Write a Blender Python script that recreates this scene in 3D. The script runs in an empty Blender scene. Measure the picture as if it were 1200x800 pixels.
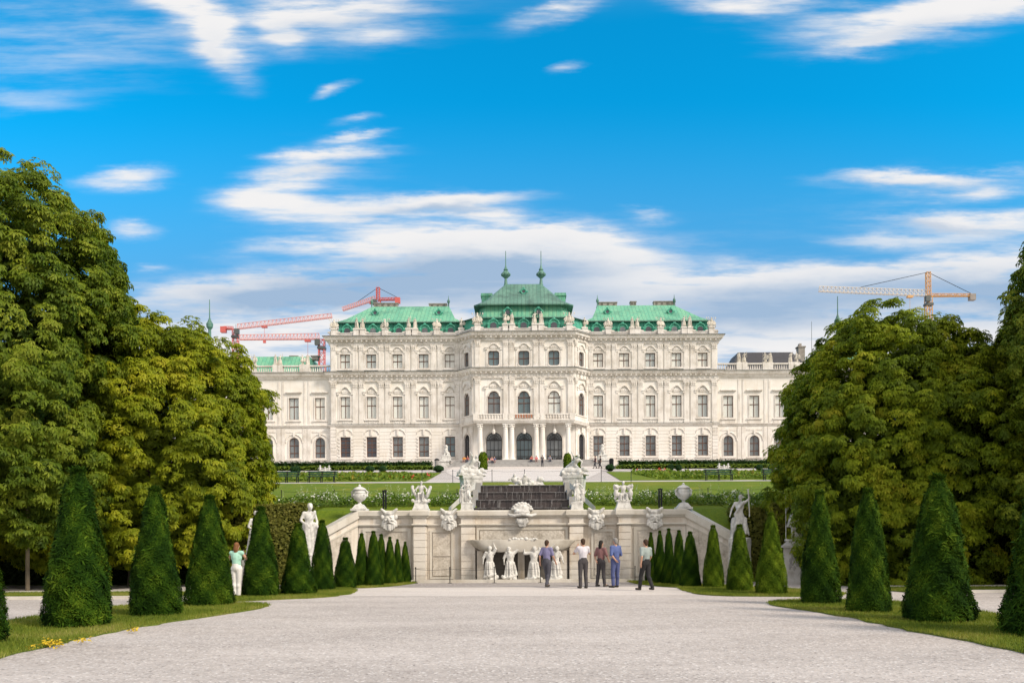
import bpy, math, random
import numpy as np
from mathutils import Vector, Matrix, Quaternion, geometry, noise as mnoise

sc = bpy.context.scene
COL = sc.collection
R = math.radians
RN = random.Random(11)
NR = np.random.default_rng(11)

# ------------------------------------------------------------------ camera model (measured on the photograph)
F, VX, VY, CAMX, CAMZ, ROLL = 985.0, 616.0, 636.0, 0.14, 1.6, R(0.3)

def unroll(px, py):
    dx, dy = px - VX, VY - py
    return dx*math.cos(ROLL) + dy*math.sin(ROLL), -dx*math.sin(ROLL) + dy*math.cos(ROLL)

def P(px, py, d):
    tx, ty = unroll(px, py)
    return Vector((CAMX + tx*d/F, d, CAMZ + ty*d/F))

def G(px, py, z=0.0):
    tx, ty = unroll(px, py)
    d = F*(CAMZ - z)/max(-ty, 1.0)
    return Vector((CAMX + tx*d/F, d, z))

def zat(py, d):           # height of a photo row at distance d (row already on the level axis)
    return CAMZ + d*(VY - py)/F

def xat(px, d):
    return CAMX + (px - VX)*d/F

# ------------------------------------------------------------------ mesh builder
WL = {}

class MB:
    def __init__(s, xf=None):
        s.v, s.f, s.xf = [], [], xf
    def add(s, vs, fs):
        b = len(s.v)
        xf = s.xf
        for p in vs:
            s.v.append(tuple(xf(p)) if xf else tuple(p))
        for f in fs:
            s.f.append([i + b for i in f])
    def box(s, x0, x1, y0, y1, z0, z1):
        s.add([(x0,y0,z0),(x1,y0,z0),(x1,y1,z0),(x0,y1,z0),(x0,y0,z1),(x1,y0,z1),(x1,y1,z1),(x0,y1,z1)],
              [(3,2,1,0),(4,5,6,7),(0,1,5,4),(1,2,6,5),(2,3,7,6),(3,0,4,7)])
    def frustum(s, cx, cy, z0, z1, ax, ay, bx, by):
        s.add([(cx-ax,cy-ay,z0),(cx+ax,cy-ay,z0),(cx+ax,cy+ay,z0),(cx-ax,cy+ay,z0),
               (cx-bx,cy-by,z1),(cx+bx,cy-by,z1),(cx+bx,cy+by,z1),(cx-bx,cy+by,z1)],
              [(3,2,1,0),(4,5,6,7),(0,1,5,4),(1,2,6,5),(2,3,7,6),(3,0,4,7)])
    def prism(s, poly, y0, y1):       # poly in (x, z), from y0 (front) to y1
        n = len(poly)
        s.add([(x, y0, z) for x, z in poly] + [(x, y1, z) for x, z in poly],
              [list(range(n)), list(range(2*n-1, n-1, -1))] + [(i, i+n, (i+1) % n + n, (i+1) % n) for i in range(n)])
    def slab(s, poly, z0, z1):        # poly in (x, y)
        n = len(poly)
        s.add([(x, y, z0) for x, y in poly] + [(x, y, z1) for x, y in poly],
              [list(range(n-1, -1, -1)), list(range(n, 2*n))] + [(i, (i+1) % n, (i+1) % n + n, i+n) for i in range(n)])
    def tube(s, p0, p1, r0, r1=None, n=8, caps=True):
        r1 = r0 if r1 is None else r1
        p0, p1 = Vector(p0), Vector(p1)
        d = (p1 - p0)
        if d.length < 1e-6: return
        q = d.to_track_quat('Z', 'Y')
        vs = []
        for p, r in ((p0, r0), (p1, r1)):
            for i in range(n):
                a = 2*math.pi*i/n
                vs.append(p + q @ Vector((r*math.cos(a), r*math.sin(a), 0)))
        fs = [(i, (i+1) % n, (i+1) % n + n, i+n) for i in range(n)]
        if caps: fs += [list(range(n-1, -1, -1)), list(range(n, 2*n))]
        s.add(vs, fs)
    def path(s, pts, rad, n=6):
        for a, b in zip(pts[:-1], pts[1:]): s.tube(a, b, rad, rad, n)
    def lathe(s, prof, c=(0,0,0), n=20, sx=1.0, sy=1.0):
        vs, fs = [], []
        m = len(prof)
        for r, z in prof:
            for i in range(n):
                a = 2*math.pi*i/n
                vs.append((c[0] + sx*r*math.cos(a), c[1] + sy*r*math.sin(a), c[2] + z))
        for k in range(m-1):
            for i in range(n):
                j = (i+1) % n
                fs.append((k*n+i, k*n+j, (k+1)*n+j, (k+1)*n+i))
        fs.append(list(range(n-1, -1, -1))); fs.append(list(range((m-1)*n, m*n)))
        s.add(vs, fs)
    def ell(s, c, r, rot=None, nu=10, nv=7):
        c = Vector(c)
        if not hasattr(r, '__len__'): r = (r, r, r)
        q = rot.to_quaternion() if rot is not None and hasattr(rot, 'to_quaternion') else rot
        vs = []
        def put(x, y, z):
            p = Vector((x*r[0], y*r[1], z*r[2]))
            if q is not None: p = q @ p
            vs.append(c + p)
        put(0, 0, -1)
        for j in range(1, nv):
            t = -math.pi/2 + math.pi*j/nv
            for i in range(nu):
                a = 2*math.pi*i/nu
                put(math.cos(t)*math.cos(a), math.cos(t)*math.sin(a), math.sin(t))
        put(0, 0, 1)
        fs = [(0, 1+(i+1) % nu, 1+i) for i in range(nu)]
        for j in range(nv-2):
            for i in range(nu):
                a, b = 1+j*nu+i, 1+j*nu+(i+1) % nu
                fs.append((a, b, b+nu, a+nu))
        top = len(vs)-1; o = 1+(nv-2)*nu
        fs += [(top, o+i, o+(i+1) % nu) for i in range(nu)]
        s.add(vs, fs)
    def cap(s, p0, p1, r0, r1=None, n=10):
        r1 = r0 if r1 is None else r1
        s.tube(p0, p1, r0, r1, n)
        s.ell(p0, r0*1.0, nu=n, nv=6); s.ell(p1, r1*1.0, nu=n, nv=6)
    def loft(s, loops, close_top=True, close_bot=True):
        n = len(loops[0]); vs = [p for l in loops for p in l]; fs = []
        for k in range(len(loops)-1):
            for i in range(n):
                j = (i+1) % n
                fs.append((k*n+i, k*n+j, (k+1)*n+j, (k+1)*n+i))
        if close_bot: fs.append(list(range(n-1, -1, -1)))
        if close_top: fs.append(list(range((len(loops)-1)*n, len(loops)*n)))
        s.add(vs, fs)
    def sweep(s, plan, prof, closed_prof=True):
        """run a profile [(out, z)...] along a plan polyline; outward is on its right-hand side"""
        n = len(plan); m = len(prof)
        offs = []
        for i in range(n):
            ns = []
            if i > 0:
                d = (Vector(plan[i]) - Vector(plan[i-1])).normalized(); ns.append(Vector((d.y, -d.x)))
            if i < n-1:
                d = (Vector(plan[i+1]) - Vector(plan[i])).normalized(); ns.append(Vector((d.y, -d.x)))
            o = sum(ns, Vector((0, 0)))
            o.normalize()
            o /= max(o.dot(ns[0]), .3)
            offs.append(o)
        vs, fs = [], []
        for i in range(n):
            for o, z in prof:
                vs.append((plan[i][0] + offs[i].x*o, plan[i][1] + offs[i].y*o, z))
        e = m if closed_prof else m-1
        for i in range(n-1):
            for k in range(e):
                l = (k+1) % m
                fs.append((i*m+k, (i+1)*m+k, (i+1)*m+l, i*m+l))
        if closed_prof:
            fs.append(list(range(m))); fs.append(list(range(n*m-1, (n-1)*m-1, -1)))
        s.add(vs, fs)
    def addmesh(s, me, mat4=None):
        vs = [v.co.copy() for v in me.vertices]
        if mat4 is not None: vs = [mat4 @ v for v in vs]
        s.add(vs, [list(p.vertices) for p in me.polygons])
    def mesh(s, name, origin=(0,0,0), smooth=None):
        o = Vector(origin)
        me = bpy.data.meshes.new(name)
        me.from_pydata([(p[0]-o.x, p[1]-o.y, p[2]-o.z) for p in s.v], [], s.f)
        if smooth is not None:
            me.shade_smooth()
            if smooth < 179: me.set_sharp_from_angle(angle=R(smooth))
        me.update()
        return me
    def build(s, name, m, parent=None, loc=(0,0,0), smooth=None):
        origin = WL[parent.name] if parent is not None else Vector(loc)
        me = s.mesh(name, origin, smooth)
        return put(name, me, m, parent, loc)

def put(name, me, m, parent=None, loc=(0,0,0), rotz=0.0, scale=None):
    o = bpy.data.objects.new(name, me); COL.objects.link(o)
    if m is not None and len(me.materials) == 0: me.materials.append(m)
    if parent is not None:
        o.parent = parent
        WL[o.name] = WL[parent.name]
    else:
        o.location = loc; WL[o.name] = Vector(loc)
    o.rotation_euler.z = rotz
    if scale is not None: o.scale = scale if hasattr(scale, '__len__') else (scale,)*3
    return o

def tag(o, label=None, cat=None, group=None, kind=None):
    if label: o['label'] = label
    if cat: o['category'] = cat
    if group: o['group'] = group
    if kind: o['kind'] = kind
    return o

def thing(name, label, cat, loc=(0,0,0), group=None, rotz=0.0):
    o = bpy.data.objects.new(name, None); COL.objects.link(o)
    o.empty_display_size = .2
    o.location = loc; WL[o.name] = Vector(loc); o.rotation_euler.z = rotz
    return tag(o, label, cat, group)

def dup(root, loc, rotz=0.0, scale=None, label=None, group=None):
    def cp(o, par):
        c = o.copy(); COL.objects.link(c)
        if par is not None: c.parent = par
        for ch in list(o.children): cp(ch, c)
        return c
    r = cp(root, None)
    r.location = loc; r.rotation_euler.z = rotz; WL[r.name] = Vector(loc)
    if scale is not None: r.scale = scale if hasattr(scale, '__len__') else (scale,)*3
    if label: r['label'] = label
    if group: r['group'] = group
    return r

def sculpt(mb, voxel, smooth=3, name='form'):
    """fuse the pieces collected in mb into one continuous surface"""
    me = mb.mesh(name)
    o = bpy.data.objects.new(name, me); COL.objects.link(o)
    r = o.modifiers.new('r', 'REMESH'); r.mode = 'VOXEL'; r.voxel_size = voxel; r.use_smooth_shade = True
    if smooth:
        q = o.modifiers.new('s', 'SMOOTH'); q.factor = .5; q.iterations = smooth
    dg = bpy.context.evaluated_depsgraph_get()
    out = bpy.data.meshes.new_from_object(o.evaluated_get(dg))
    bpy.data.objects.remove(o); bpy.data.meshes.remove(me)
    out.name = name
    out.shade_smooth()
    out.materials.clear()
    return out

def panel(ox, oy, ang):
    c, s_ = math.cos(ang), math.sin(ang)
    return lambda p: (ox + p[0]*c - p[1]*s_, oy + p[0]*s_ + p[1]*c, p[2])

# ------------------------------------------------------------------ materials
class NT:
    def __init__(s, tree):
        s.t = tree; s.t.nodes.clear()
    def n(s, typ, **kw):
        o = s.t.nodes.new(typ)
        for k, v in kw.items(): setattr(o, k, v)
        return o
    def l(s, a, b): s.t.links.new(a, b)
    def sock(s, node, key, val):
        i = node.inputs[key]
        if hasattr(val, 'is_output'): s.l(val, i)
        else: i.default_value = val
    def m(s, op, a, b=0.0, c=None, clamp=False):
        o = s.n('ShaderNodeMath', operation=op, use_clamp=clamp)
        s.sock(o, 0, a); s.sock(o, 1, b)
        if c is not None: s.sock(o, 2, c)
        return o.outputs[0]
    def mix(s, fac, a, b, blend='MIX'):
        o = s.n('ShaderNodeMix', data_type='RGBA', blend_type=blend)
        s.sock(o, 'Factor', fac)
        for key, v in ((6, a), (7, b)):
            if hasattr(v, 'is_output'): s.l(v, o.inputs[key])
            else: o.inputs[key].default_value = (*v, 1) if len(v) == 3 else v
        return o.outputs[2]
    def smooth(s, v, a, b, to0=0.0, to1=1.0):
        o = s.n('ShaderNodeMapRange', interpolation_type='SMOOTHSTEP')
        s.sock(o, 0, v); s.sock(o, 1, a); s.sock(o, 2, b); s.sock(o, 3, to0); s.sock(o, 4, to1)
        return o.outputs[0]
    def noise(s, vec, scale, detail=4.0, rough=.55):
        o = s.n('ShaderNodeTexNoise'); s.l(vec, o.inputs['Vector'])
        o.inputs['Scale'].default_value = scale; o.inputs['Detail'].default_value = detail
        o.inputs['Roughness'].default_value = rough
        return o.outputs['Fac']
    def vmap(s, vec, scale=(1,1,1), loc=(0,0,0)):
        o = s.n('ShaderNodeMapping'); s.l(vec, o.inputs['Vector'])
        o.inputs['Scale'].default_value = scale; o.inputs['Location'].default_value = loc
        return o.outputs[0]

def new_mat(name):
    m = bpy.data.materials.new(name); m.use_nodes = True
    nt = NT(m.node_tree)
    out = nt.n('ShaderNodeOutputMaterial'); b = nt.n('ShaderNodeBsdfPrincipled')
    nt.l(b.outputs[0], out.inputs[0])
    return m, nt, b, out

def stone(name, base, dark=.72, scale=1.2, rough=.85, bump=.25, bscale=25.0, streak=0.35, speck=.0, tint=(1,.93,.82), metal=0.0):
    """weathered mineral or painted surface: broad tone patches, vertical run-off streaks, fine grain"""
    m, nt, b, out = new_mat(name)
    tc = nt.n('ShaderNodeNewGeometry').outputs['Position']
    broad = nt.noise(tc, scale, 5, .6)
    st = nt.noise(nt.vmap(tc, (3.0, 3.0, .25)), 1.3, 4, .6)
    fine = nt.noise(tc, bscale, 3, .6)
    f = nt.m('MULTIPLY', nt.smooth(broad, .35, .75), .6)
    f = nt.m('ADD', f, nt.m('MULTIPLY', nt.smooth(st, .48, .78), streak))
    f = nt.m('ADD', f, nt.m('MULTIPLY', nt.m('SUBTRACT', fine, .5), .5 + speck), clamp=True)
    dk = tuple(c*dark*t for c, t in zip(base, tint))
    nt.l(nt.mix(f, base, dk), b.inputs['Base Color'])
    b.inputs['Roughness'].default_value = rough
    b.inputs['Metallic'].default_value = metal
    if bump:
        bp = nt.n('ShaderNodeBump'); bp.inputs['Strength'].default_value = bump; bp.inputs['Distance'].default_value = .02
        nt.l(fine, bp.inputs['Height']); nt.l(bp.outputs[0], b.inputs['Normal'])
    return m

def plain(name, base, rough=.5, metal=0.0, var=.15, scale=6.0, spec=None):
    m, nt, b, out = new_mat(name)
    tc = nt.n('ShaderNodeNewGeometry').outputs['Position']
    f = nt.noise(tc, scale, 4, .6)
    lo = tuple(c*(1-var*2) for c in base); hi = tuple(min(1, c*(1+var)) for c in base)
    nt.l(nt.mix(f, lo, hi), b.inputs['Base Color'])
    b.inputs['Roughness'].default_value = rough; b.inputs['Metallic'].default_value = metal
    if spec is not None: b.inputs['Specular IOR Level'].default_value = spec
    return m

def leafmat(name, cols, trans=.25, rough=.5, spec=.35, patch=.35):
    """per-leaf colour from the attribute 'rnd' plus broad patches through the plant"""
    m, nt, b, out = new_mat(name)
    at = nt.n('ShaderNodeAttribute'); at.attribute_name = 'rnd'
    pos = nt.n('ShaderNodeNewGeometry').outputs['Position']
    big = nt.noise(pos, .55, 3, .6)
    f = nt.m('ADD', nt.m('MULTIPLY', at.outputs['Fac'], 1-patch), nt.m('MULTIPLY', nt.smooth(big, .3, .7), patch))
    cr = nt.n('ShaderNodeValToRGB'); nt.l(f, cr.inputs[0])
    e = cr.color_ramp.elements
    n = len(cols)
    while len(e) < n: e.new(.5)
    for i, c in enumerate(cols):
        e[i].position = i/(n-1)*.9+.05; e[i].color = (*c, 1)
    nt.l(cr.outputs[0], b.inputs['Base Color'])
    b.inputs['Roughness'].default_value = rough; b.inputs['Specular IOR Level'].default_value = spec
    if trans:
        tr = nt.n('ShaderNodeBsdfTranslucent')
        tc = nt.mix(1.0, cr.outputs[0], (1.25, 1.2, .55), 'MULTIPLY')
        nt.l(tc, tr.inputs[0])
        mx = nt.n('ShaderNodeMixShader'); mx.inputs[0].default_value = trans
        nt.l(b.outputs[0], mx.inputs[1]); nt.l(tr.outputs[0], mx.inputs[2]); nt.l(mx.outputs[0], out.inputs[0])
    return m

M = {}
M['stucco'] = stone('stucco', (.81,.785,.75), dark=.79, scale=.25, bump=.12, bscale=9, streak=.35)
M['trim'] = stone('stucco_trim', (.78,.745,.705), dark=.55, scale=.6, bump=.2, bscale=7, streak=.5)
M['stone'] = stone('sandstone', (.72,.675,.61), dark=.62, scale=.7, bump=.3, bscale=18, streak=.6, tint=(1,.86,.68))
M['rough_stone'] = stone('vermiculated_stone', (.60,.55,.48), dark=.45, scale=3, bump=.9, bscale=13, streak=.5, speck=1.0)
M['coping'] = stone('coping_stone', (.62,.59,.53), dark=.66, scale=.9, bump=.2, bscale=22, streak=.3)
M['white_stone'] = stone('white_stone', (.69,.68,.65), dark=.34, scale=4.5, bump=.6, bscale=26, streak=.6, tint=(1,.98,.94))
M['grey_stone'] = stone('grey_stone', (.38,.37,.36), dark=.6, scale=1.6, bump=.4, bscale=20, streak=.5, tint=(1,1,1))
M['roof_statue'] = stone('statue_limestone', (.66,.62,.55), dark=.5, scale=1.5, bump=.3, bscale=9, streak=.6)
M['wet_stone'] = stone('wet_cascade_stone', (.075,.058,.055), dark=.25, scale=1.0, rough=.35, bump=.6, bscale=9, streak=.8, tint=(1,.95,1.05))
M['water_film'] = stone('falling_water', (.26,.25,.25), dark=.2, scale=5, rough=.25, bump=.3, bscale=20, streak=1.0)
M['dark_recess'] = stone('shaded_recess_stone', (.15,.135,.12), dark=.5, scale=2, bump=.6, bscale=8)  # shade of grotto, mouths and flues put into one dark colour
M['dark_metal'] = plain('dull_dark_metal', (.10,.115,.11), .6, .2)
M['slate'] = plain('slate', (.045,.045,.055), .6, 0, .25, 2)
M['wood'] = plain('window_wood', (.13,.058,.035), .55)
M['dark_wood'] = plain('door_wood', (.028,.026,.028), .45)
M['chimney'] = stone('chimney_render', (.33,.30,.27), dark=.5, scale=1.5)
M['black_metal'] = plain('black_metal', (.02,.022,.025), .5, .6)
M['green_paint'] = plain('bench_green', (.022,.075,.05), .5)
M['crane_red'] = plain('crane_red', (.60,.13,.11), .5)
M['crane_white'] = plain('crane_pale', (.72,.60,.55), .5)
M['crane_pink'] = plain('crane_pink', (.72,.34,.31), .5)
M['terracotta'] = plain('terracotta', (.42,.16,.08), .7)
M['crane_yellow'] = plain('crane_yellow', (.72,.40,.14), .5)
M['crane_cream'] = plain('crane_cream', (.70,.63,.54), .5)
M['bark'] = stone('bark', (.12,.095,.065), dark=.4, scale=3, bump=.9, bscale=14, streak=.9)

def copper(name, base, patina, dark):
    m, nt, b, out = new_mat(name)
    g = nt.n('ShaderNodeNewGeometry'); pos = g.outputs['Position']
    sx = nt.n('ShaderNodeSeparateXYZ'); nt.l(pos, sx.inputs[0])
    sn = nt.n('ShaderNodeSeparateXYZ'); nt.l(g.outputs['True Normal'], sn.inputs[0])
    side = nt.m('GREATER_THAN', nt.m('ABSOLUTE', sn.outputs[0]), nt.m('ABSOLUTE', sn.outputs[1]))
    run = nt.m('ADD', nt.m('MULTIPLY', sx.outputs[0], nt.m('SUBTRACT', 1.0, side)), nt.m('MULTIPLY', sx.outputs[1], side))
    k = nt.m('MULTIPLY', run, 1/.62)
    fr = nt.m('FRACT', k)
    seam = nt.m('LESS_THAN', nt.m('ABSOLUTE', nt.m('SUBTRACT', fr, .5)), .07)
    cell = nt.n('ShaderNodeTexWhiteNoise', noise_dimensions='1D'); nt.l(nt.m('FLOOR', nt.m('ADD', k, .5)), cell.inputs['W'])
    streak = nt.noise(nt.vmap(pos, (2.2, 2.2, .3)), 1.2, 5, .65)
    broad = nt.noise(pos, .35, 4, .6)
    f = nt.m('ADD', nt.m('MULTIPLY', nt.smooth(streak, .35, .65), .75), nt.m('MULTIPLY', cell.outputs[0], .35), clamp=True)
    c = nt.mix(f, base, patina)
    c = nt.mix(nt.m('MULTIPLY', nt.smooth(broad, .46, .7), .6), c, dark)
    c = nt.mix(nt.m('MULTIPLY', seam, .5), c, dark)
    nt.l(c, b.inputs['Base Color'])
    b.inputs['Roughness'].default_value = .6
    bp = nt.n('ShaderNodeBump'); bp.inputs['Strength'].default_value = .5; bp.inputs['Distance'].default_value = .05
    nt.l(seam, bp.inputs['Height']); nt.l(bp.outputs[0], b.inputs['Normal'])
    return m
M['copper'] = copper('verdigris_copper', (.075,.35,.235), (.20,.45,.28), (.05,.18,.125))
M['copper_dull'] = copper('dull_copper', (.07,.185,.145), (.13,.265,.205), (.03,.07,.06))
M['copper_deep'] = copper('deep_copper', (.035,.29,.19), (.08,.38,.26), (.02,.14,.10))

def glass(name, blind, k=0.5, seed=0.0):
    """window pane: what hangs behind it (blind or dark room) under a reflecting sheet"""
    m, nt, b, out = new_mat(name)
    pos = nt.n('ShaderNodeNewGeometry').outputs['Position']
    f = nt.noise(nt.vmap(pos, (1,1,.35), (seed,0,0)), .9, 2, .5)
    nt.l(nt.mix(f, tuple(c*(1-k) for c in blind), tuple(c*(1+k*.5) for c in blind)), b.inputs['Base Color'])
    b.inputs['Roughness'].default_value = .5
    b.inputs['Coat Weight'].default_value = 1.0; b.inputs['Coat Roughness'].default_value = .03
    return m
M['pane_blind'] = glass('pane_with_blind', (.68,.70,.66), .2)
M['pane_veil'] = glass('pane_with_veil', (.50,.54,.53), .35, 4.0)
M['pane_drawn'] = glass('pane_with_drawn_curtain', (.74,.73,.67), .15, 9.0)
M['pane_dark'] = glass('pane_dark', (.035,.04,.055), .6)
M['pane_mid'] = glass('pane_half_dark', (.16,.18,.19), .8)
M['pane_teal'] = glass('pane_teal', (.10,.16,.18), .6)

M['leaf_green'] = leafmat('chestnut_leaf', [(.034,.060,.005),(.088,.142,.009),(.185,.24,.016),(.33,.36,.04)], .35, .6, .2)
M['leaf_yellow'] = leafmat('yellowing_chestnut_leaf', [(.055,.085,.004),(.155,.205,.008),(.30,.335,.014),(.42,.40,.025)], .38, .6, .2)
M['leaf_brown'] = leafmat('browning_chestnut_leaf', [(.042,.072,.004),(.12,.18,.007),(.25,.31,.013),(.38,.36,.024)], .38, .6, .2)
M['yew'] = leafmat('yew', [(.006,.020,.002),(.015,.043,.003),(.040,.086,.005),(.12,.18,.012)], .15, .85, .08, .2)
M['yew_light'] = leafmat('light_yew', [(.018,.040,.003),(.046,.088,.005),(.095,.155,.009),(.19,.26,.02)], .2, .85, .08, .2)  # on the cones: sunlight put into a lighter copy of the yew colour
M['hedge'] = leafmat('hedge_leaf', [(.006,.022,.005),(.012,.045,.008),(.025,.075,.012)], .1, .6, .2)
M['hedge_olive'] = leafmat('olive_hedge_leaf', [(.07,.08,.014),(.15,.16,.026),(.24,.23,.05)], .3, .6, .2)
M['hedge_dark'] = leafmat('shaded_hedge_leaf', [(.008,.013,.004),(.014,.024,.006),(.022,.036,.009)], .05, .7, .1)  # shade beneath the chestnuts put into this darker leaf colour
M['box_leaf'] = leafmat('box_leaf', [(.06,.11,.010),(.13,.20,.018),(.22,.28,.03)], .2, .6, .2)
M['core'] = plain('foliage_shade_fill', (.007,.014,.002), 1.0, 0, .15, 6, 0.0)  # near-black solid fill; shade inside the foliage put into its colour
# ------------------------------------------------------------------ foliage builders
def cards(name, Pn, N, T, tv, tf, size, m, rv=None, jit=None):
    """one mesh of many small leaves: template (tv, tf) placed at Pn with frame T (length), N (upper side)"""
    n = len(Pn); tv = np.asarray(tv, float); k = len(tv)
    N = N/np.linalg.norm(N, axis=1, keepdims=True)
    T = T - N*(T*N).sum(1, keepdims=True)
    T = T/np.maximum(np.linalg.norm(T, axis=1, keepdims=True), 1e-6)
    B = np.cross(N, T)
    s = np.broadcast_to(np.asarray(size, float), (n,))[:, None, None]
    V = Pn[:, None, :] + s*(tv[None, :, 0, None]*T[:, None, :] + tv[None, :, 1, None]*B[:, None, :] + tv[None, :, 2, None]*N[:, None, :])
    return rawmesh(name, V.reshape(-1, 3), tf, n, k, m, rv)

def rawmesh(name, V, tf, n, k, m, rv):
    me = bpy.data.meshes.new(name)
    loops = np.concatenate([np.asarray(f) for f in tf]); lens = np.array([len(f) for f in tf])
    L = (loops[None, :] + (np.arange(n)*k)[:, None]).ravel()
    tot = np.tile(lens, n); st = np.concatenate([[0], np.cumsum(tot)[:-1]])
    me.vertices.add(n*k); me.vertices.foreach_set('co', np.ascontiguousarray(V, dtype=np.float32).ravel())
    me.loops.add(len(L)); me.loops.foreach_set('vertex_index', L.astype(np.int32))
    me.polygons.add(len(tot)); me.polygons.foreach_set('loop_start', st.astype(np.int32))
    me.update(calc_edges=True); me.validate()
    if rv is None: rv = NR.random(n)
    a = me.attributes.new('rnd', 'FLOAT', 'POINT'); a.data.foreach_set('value', np.repeat(rv, k).astype(np.float32))
    if m is not None: me.materials.append(m)
    return me

def rdir(n):
    v = NR.normal(size=(n, 3)); return v/np.linalg.norm(v, axis=1, keepdims=True)

# palmate chestnut leaf: five hanging leaflets from one stalk end
def palmate():
    tv, tf = [], []
    for a, L in ((-100, .62), (-50, .9), (0, 1.0), (50, .9), (100, .62)):
        c, s_ = math.cos(R(a)), math.sin(R(a)); w = .17*L + .02
        b = len(tv)
        for x, y, z in ((.03, 0, 0), (.62*L, w, -.16*L), (L, 0, -.52*L), (.62*L, -w, -.16*L)):
            tv.append((x*c - y*s_, x*s_ + y*c, z))
        tf.append((b, b+1, b+2, b+3))
    return tv, tf
PALM = palmate()
SPRIG = ([(0,-.06,0),(.5,-.11,.03),(1,0,-.06),(.5,.11,.03),(0,.06,0)], [(0,1,2,3,4)])
OVAL = ([(0,0,0),(.5,-.3,.05),(1,0,-.12),(.5,.3,.05)], [(0,1,2,3)])

def crown_mesh(name, hw, hd, z0, z1, nclump, per, size, m, seed, lump=1.0, ex=2.7):
    """chestnut crown, clipped to a rounded block: leaf clumps over the whole envelope, open between them"""
    global NR
    NR = np.random.default_rng(seed)
    H = (z1-z0)/2; zc = (z0+z1)/2
    d = rdir(nclump)
    d[:, 2] = np.where(d[:, 2] < -.75, -d[:, 2]*.3, d[:, 2])
    rr = (np.abs(d)**ex).sum(1)**(-1/ex)
    dep = 1 - .17*NR.random(nclump)**1.4
    wob = 1 + .07*np.sin(d[:, 0]*5.3+seed)*np.cos(d[:, 2]*4.1+seed*2) + .05*np.sin(d[:, 1]*7+d[:, 2]*6)
    C = d*(rr*dep*wob)[:, None]*np.array([hw, hd, H])
    C[:, 2] += zc
    crad = lump*(.45 + .55*NR.random(nclump))
    n = nclump*per
    ci = np.repeat(np.arange(nclump), per)
    u = rdir(n)
    out = d[ci]*np.array([1/hw, 1/hd, 1/H]); out /= np.linalg.norm(out, axis=1, keepdims=True)
    flip = (u*out).sum(1) < -.25
    u[flip] = -u[flip]
    Pp = C[ci] + u*(crad[ci]*(.55+.5*NR.random(n)))[:, None]*np.array([1.1, 1.1, .8])
    N = u*.55 + out*.35 + np.array([0, 0, .75]) + rdir(n)*.4
    T = u*.8 + out*.6 + np.array([0, 0, -.35]) + rdir(n)*.55
    cl = NR.random(nclump)
    rv = np.clip(.55*cl[ci] + .45*NR.random(n), 0, 1)
    sz = size*(.65+.6*NR.random(n))
    # inner leaves close the crown
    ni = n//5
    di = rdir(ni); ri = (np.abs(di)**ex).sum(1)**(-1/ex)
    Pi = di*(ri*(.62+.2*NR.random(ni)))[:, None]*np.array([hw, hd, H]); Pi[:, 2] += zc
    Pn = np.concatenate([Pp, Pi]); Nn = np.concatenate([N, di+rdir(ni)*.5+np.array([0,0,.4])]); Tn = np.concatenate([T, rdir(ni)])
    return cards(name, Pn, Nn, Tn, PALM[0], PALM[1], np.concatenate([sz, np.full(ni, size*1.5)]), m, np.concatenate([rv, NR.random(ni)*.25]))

def trunk_mesh(name, z0, hw, r, top, lean=0.0, seed=1):
    rn = random.Random(seed)
    b = MB()
    pts = [Vector((0, 0, -.15)), Vector((lean*.3, .02, z0*.5)), Vector((lean, 0, z0+.3)), Vector((lean*1.3, .05, z0+(top-z0)*.45)), Vector((lean*1.2, 0, z0+(top-z0)*.8))]
    rad = [r*1.25, r, r*.85, r*.5, r*.12]
    for i in range(4): b.tube(pts[i], pts[i+1], rad[i], rad[i+1], 12)
    for k in range(12):
        t = .15 + .75*rn.random(); h = z0 + .2 + (top-z0)*.6*t
        a = rn.random()*6.28; L = hw*(.55+.3*rn.random())*(1-.4*t)
        p0 = Vector((lean, 0, h)); p1 = p0 + Vector((math.cos(a)*L*.5, math.sin(a)*L*.5, L*.35)); p2 = p1 + Vector((math.cos(a+.3)*L*.5, math.sin(a+.3)*L*.5, L*.25))
        b.tube(p0, p1, r*.32, r*.2, 7); b.tube(p1, p2, r*.2, r*.05, 6)
    return b.mesh(name, (0,0,0), 60)

# ------------------------------------------------------------------ terrain
def upper(y):
    return float(np.interp(y, [35.3, 50, 54, 80, 85, 118, 124, 128, 135, 170, 400, 3000], [2.85, 5.2, 5.52, 8.34, 9.02, 11.96, 12.85, 13.1, 14.0, 14.1, 14.2, 14.3]))
def stepy(x):
    return float(np.interp(abs(x), [6.8, 8.9], [35.3, 33.9]))
def gz(x, y):
    ax = abs(x); sy = stepy(x)
    hard = 0 if y < sy else upper(y)
    if ax <= 2.05 and sy <= y < 43: return upper(y)-.5
    if sy <= y < 36.5 and ax > 6.8:
        w0 = float(np.interp(ax, [6.8, 8.9], [2.85, 1.45])); hard = w0+(upper(36.5)-w0)*(y-sy)/(36.5-sy)
    ramp = float(np.interp(y, [35.6, 38], [0, upper(38)])) if y < 38 else upper(y)
    k = min(1, max(0, (ax-8.9)/.5))
    return hard*(1-k) + ramp*k

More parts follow.
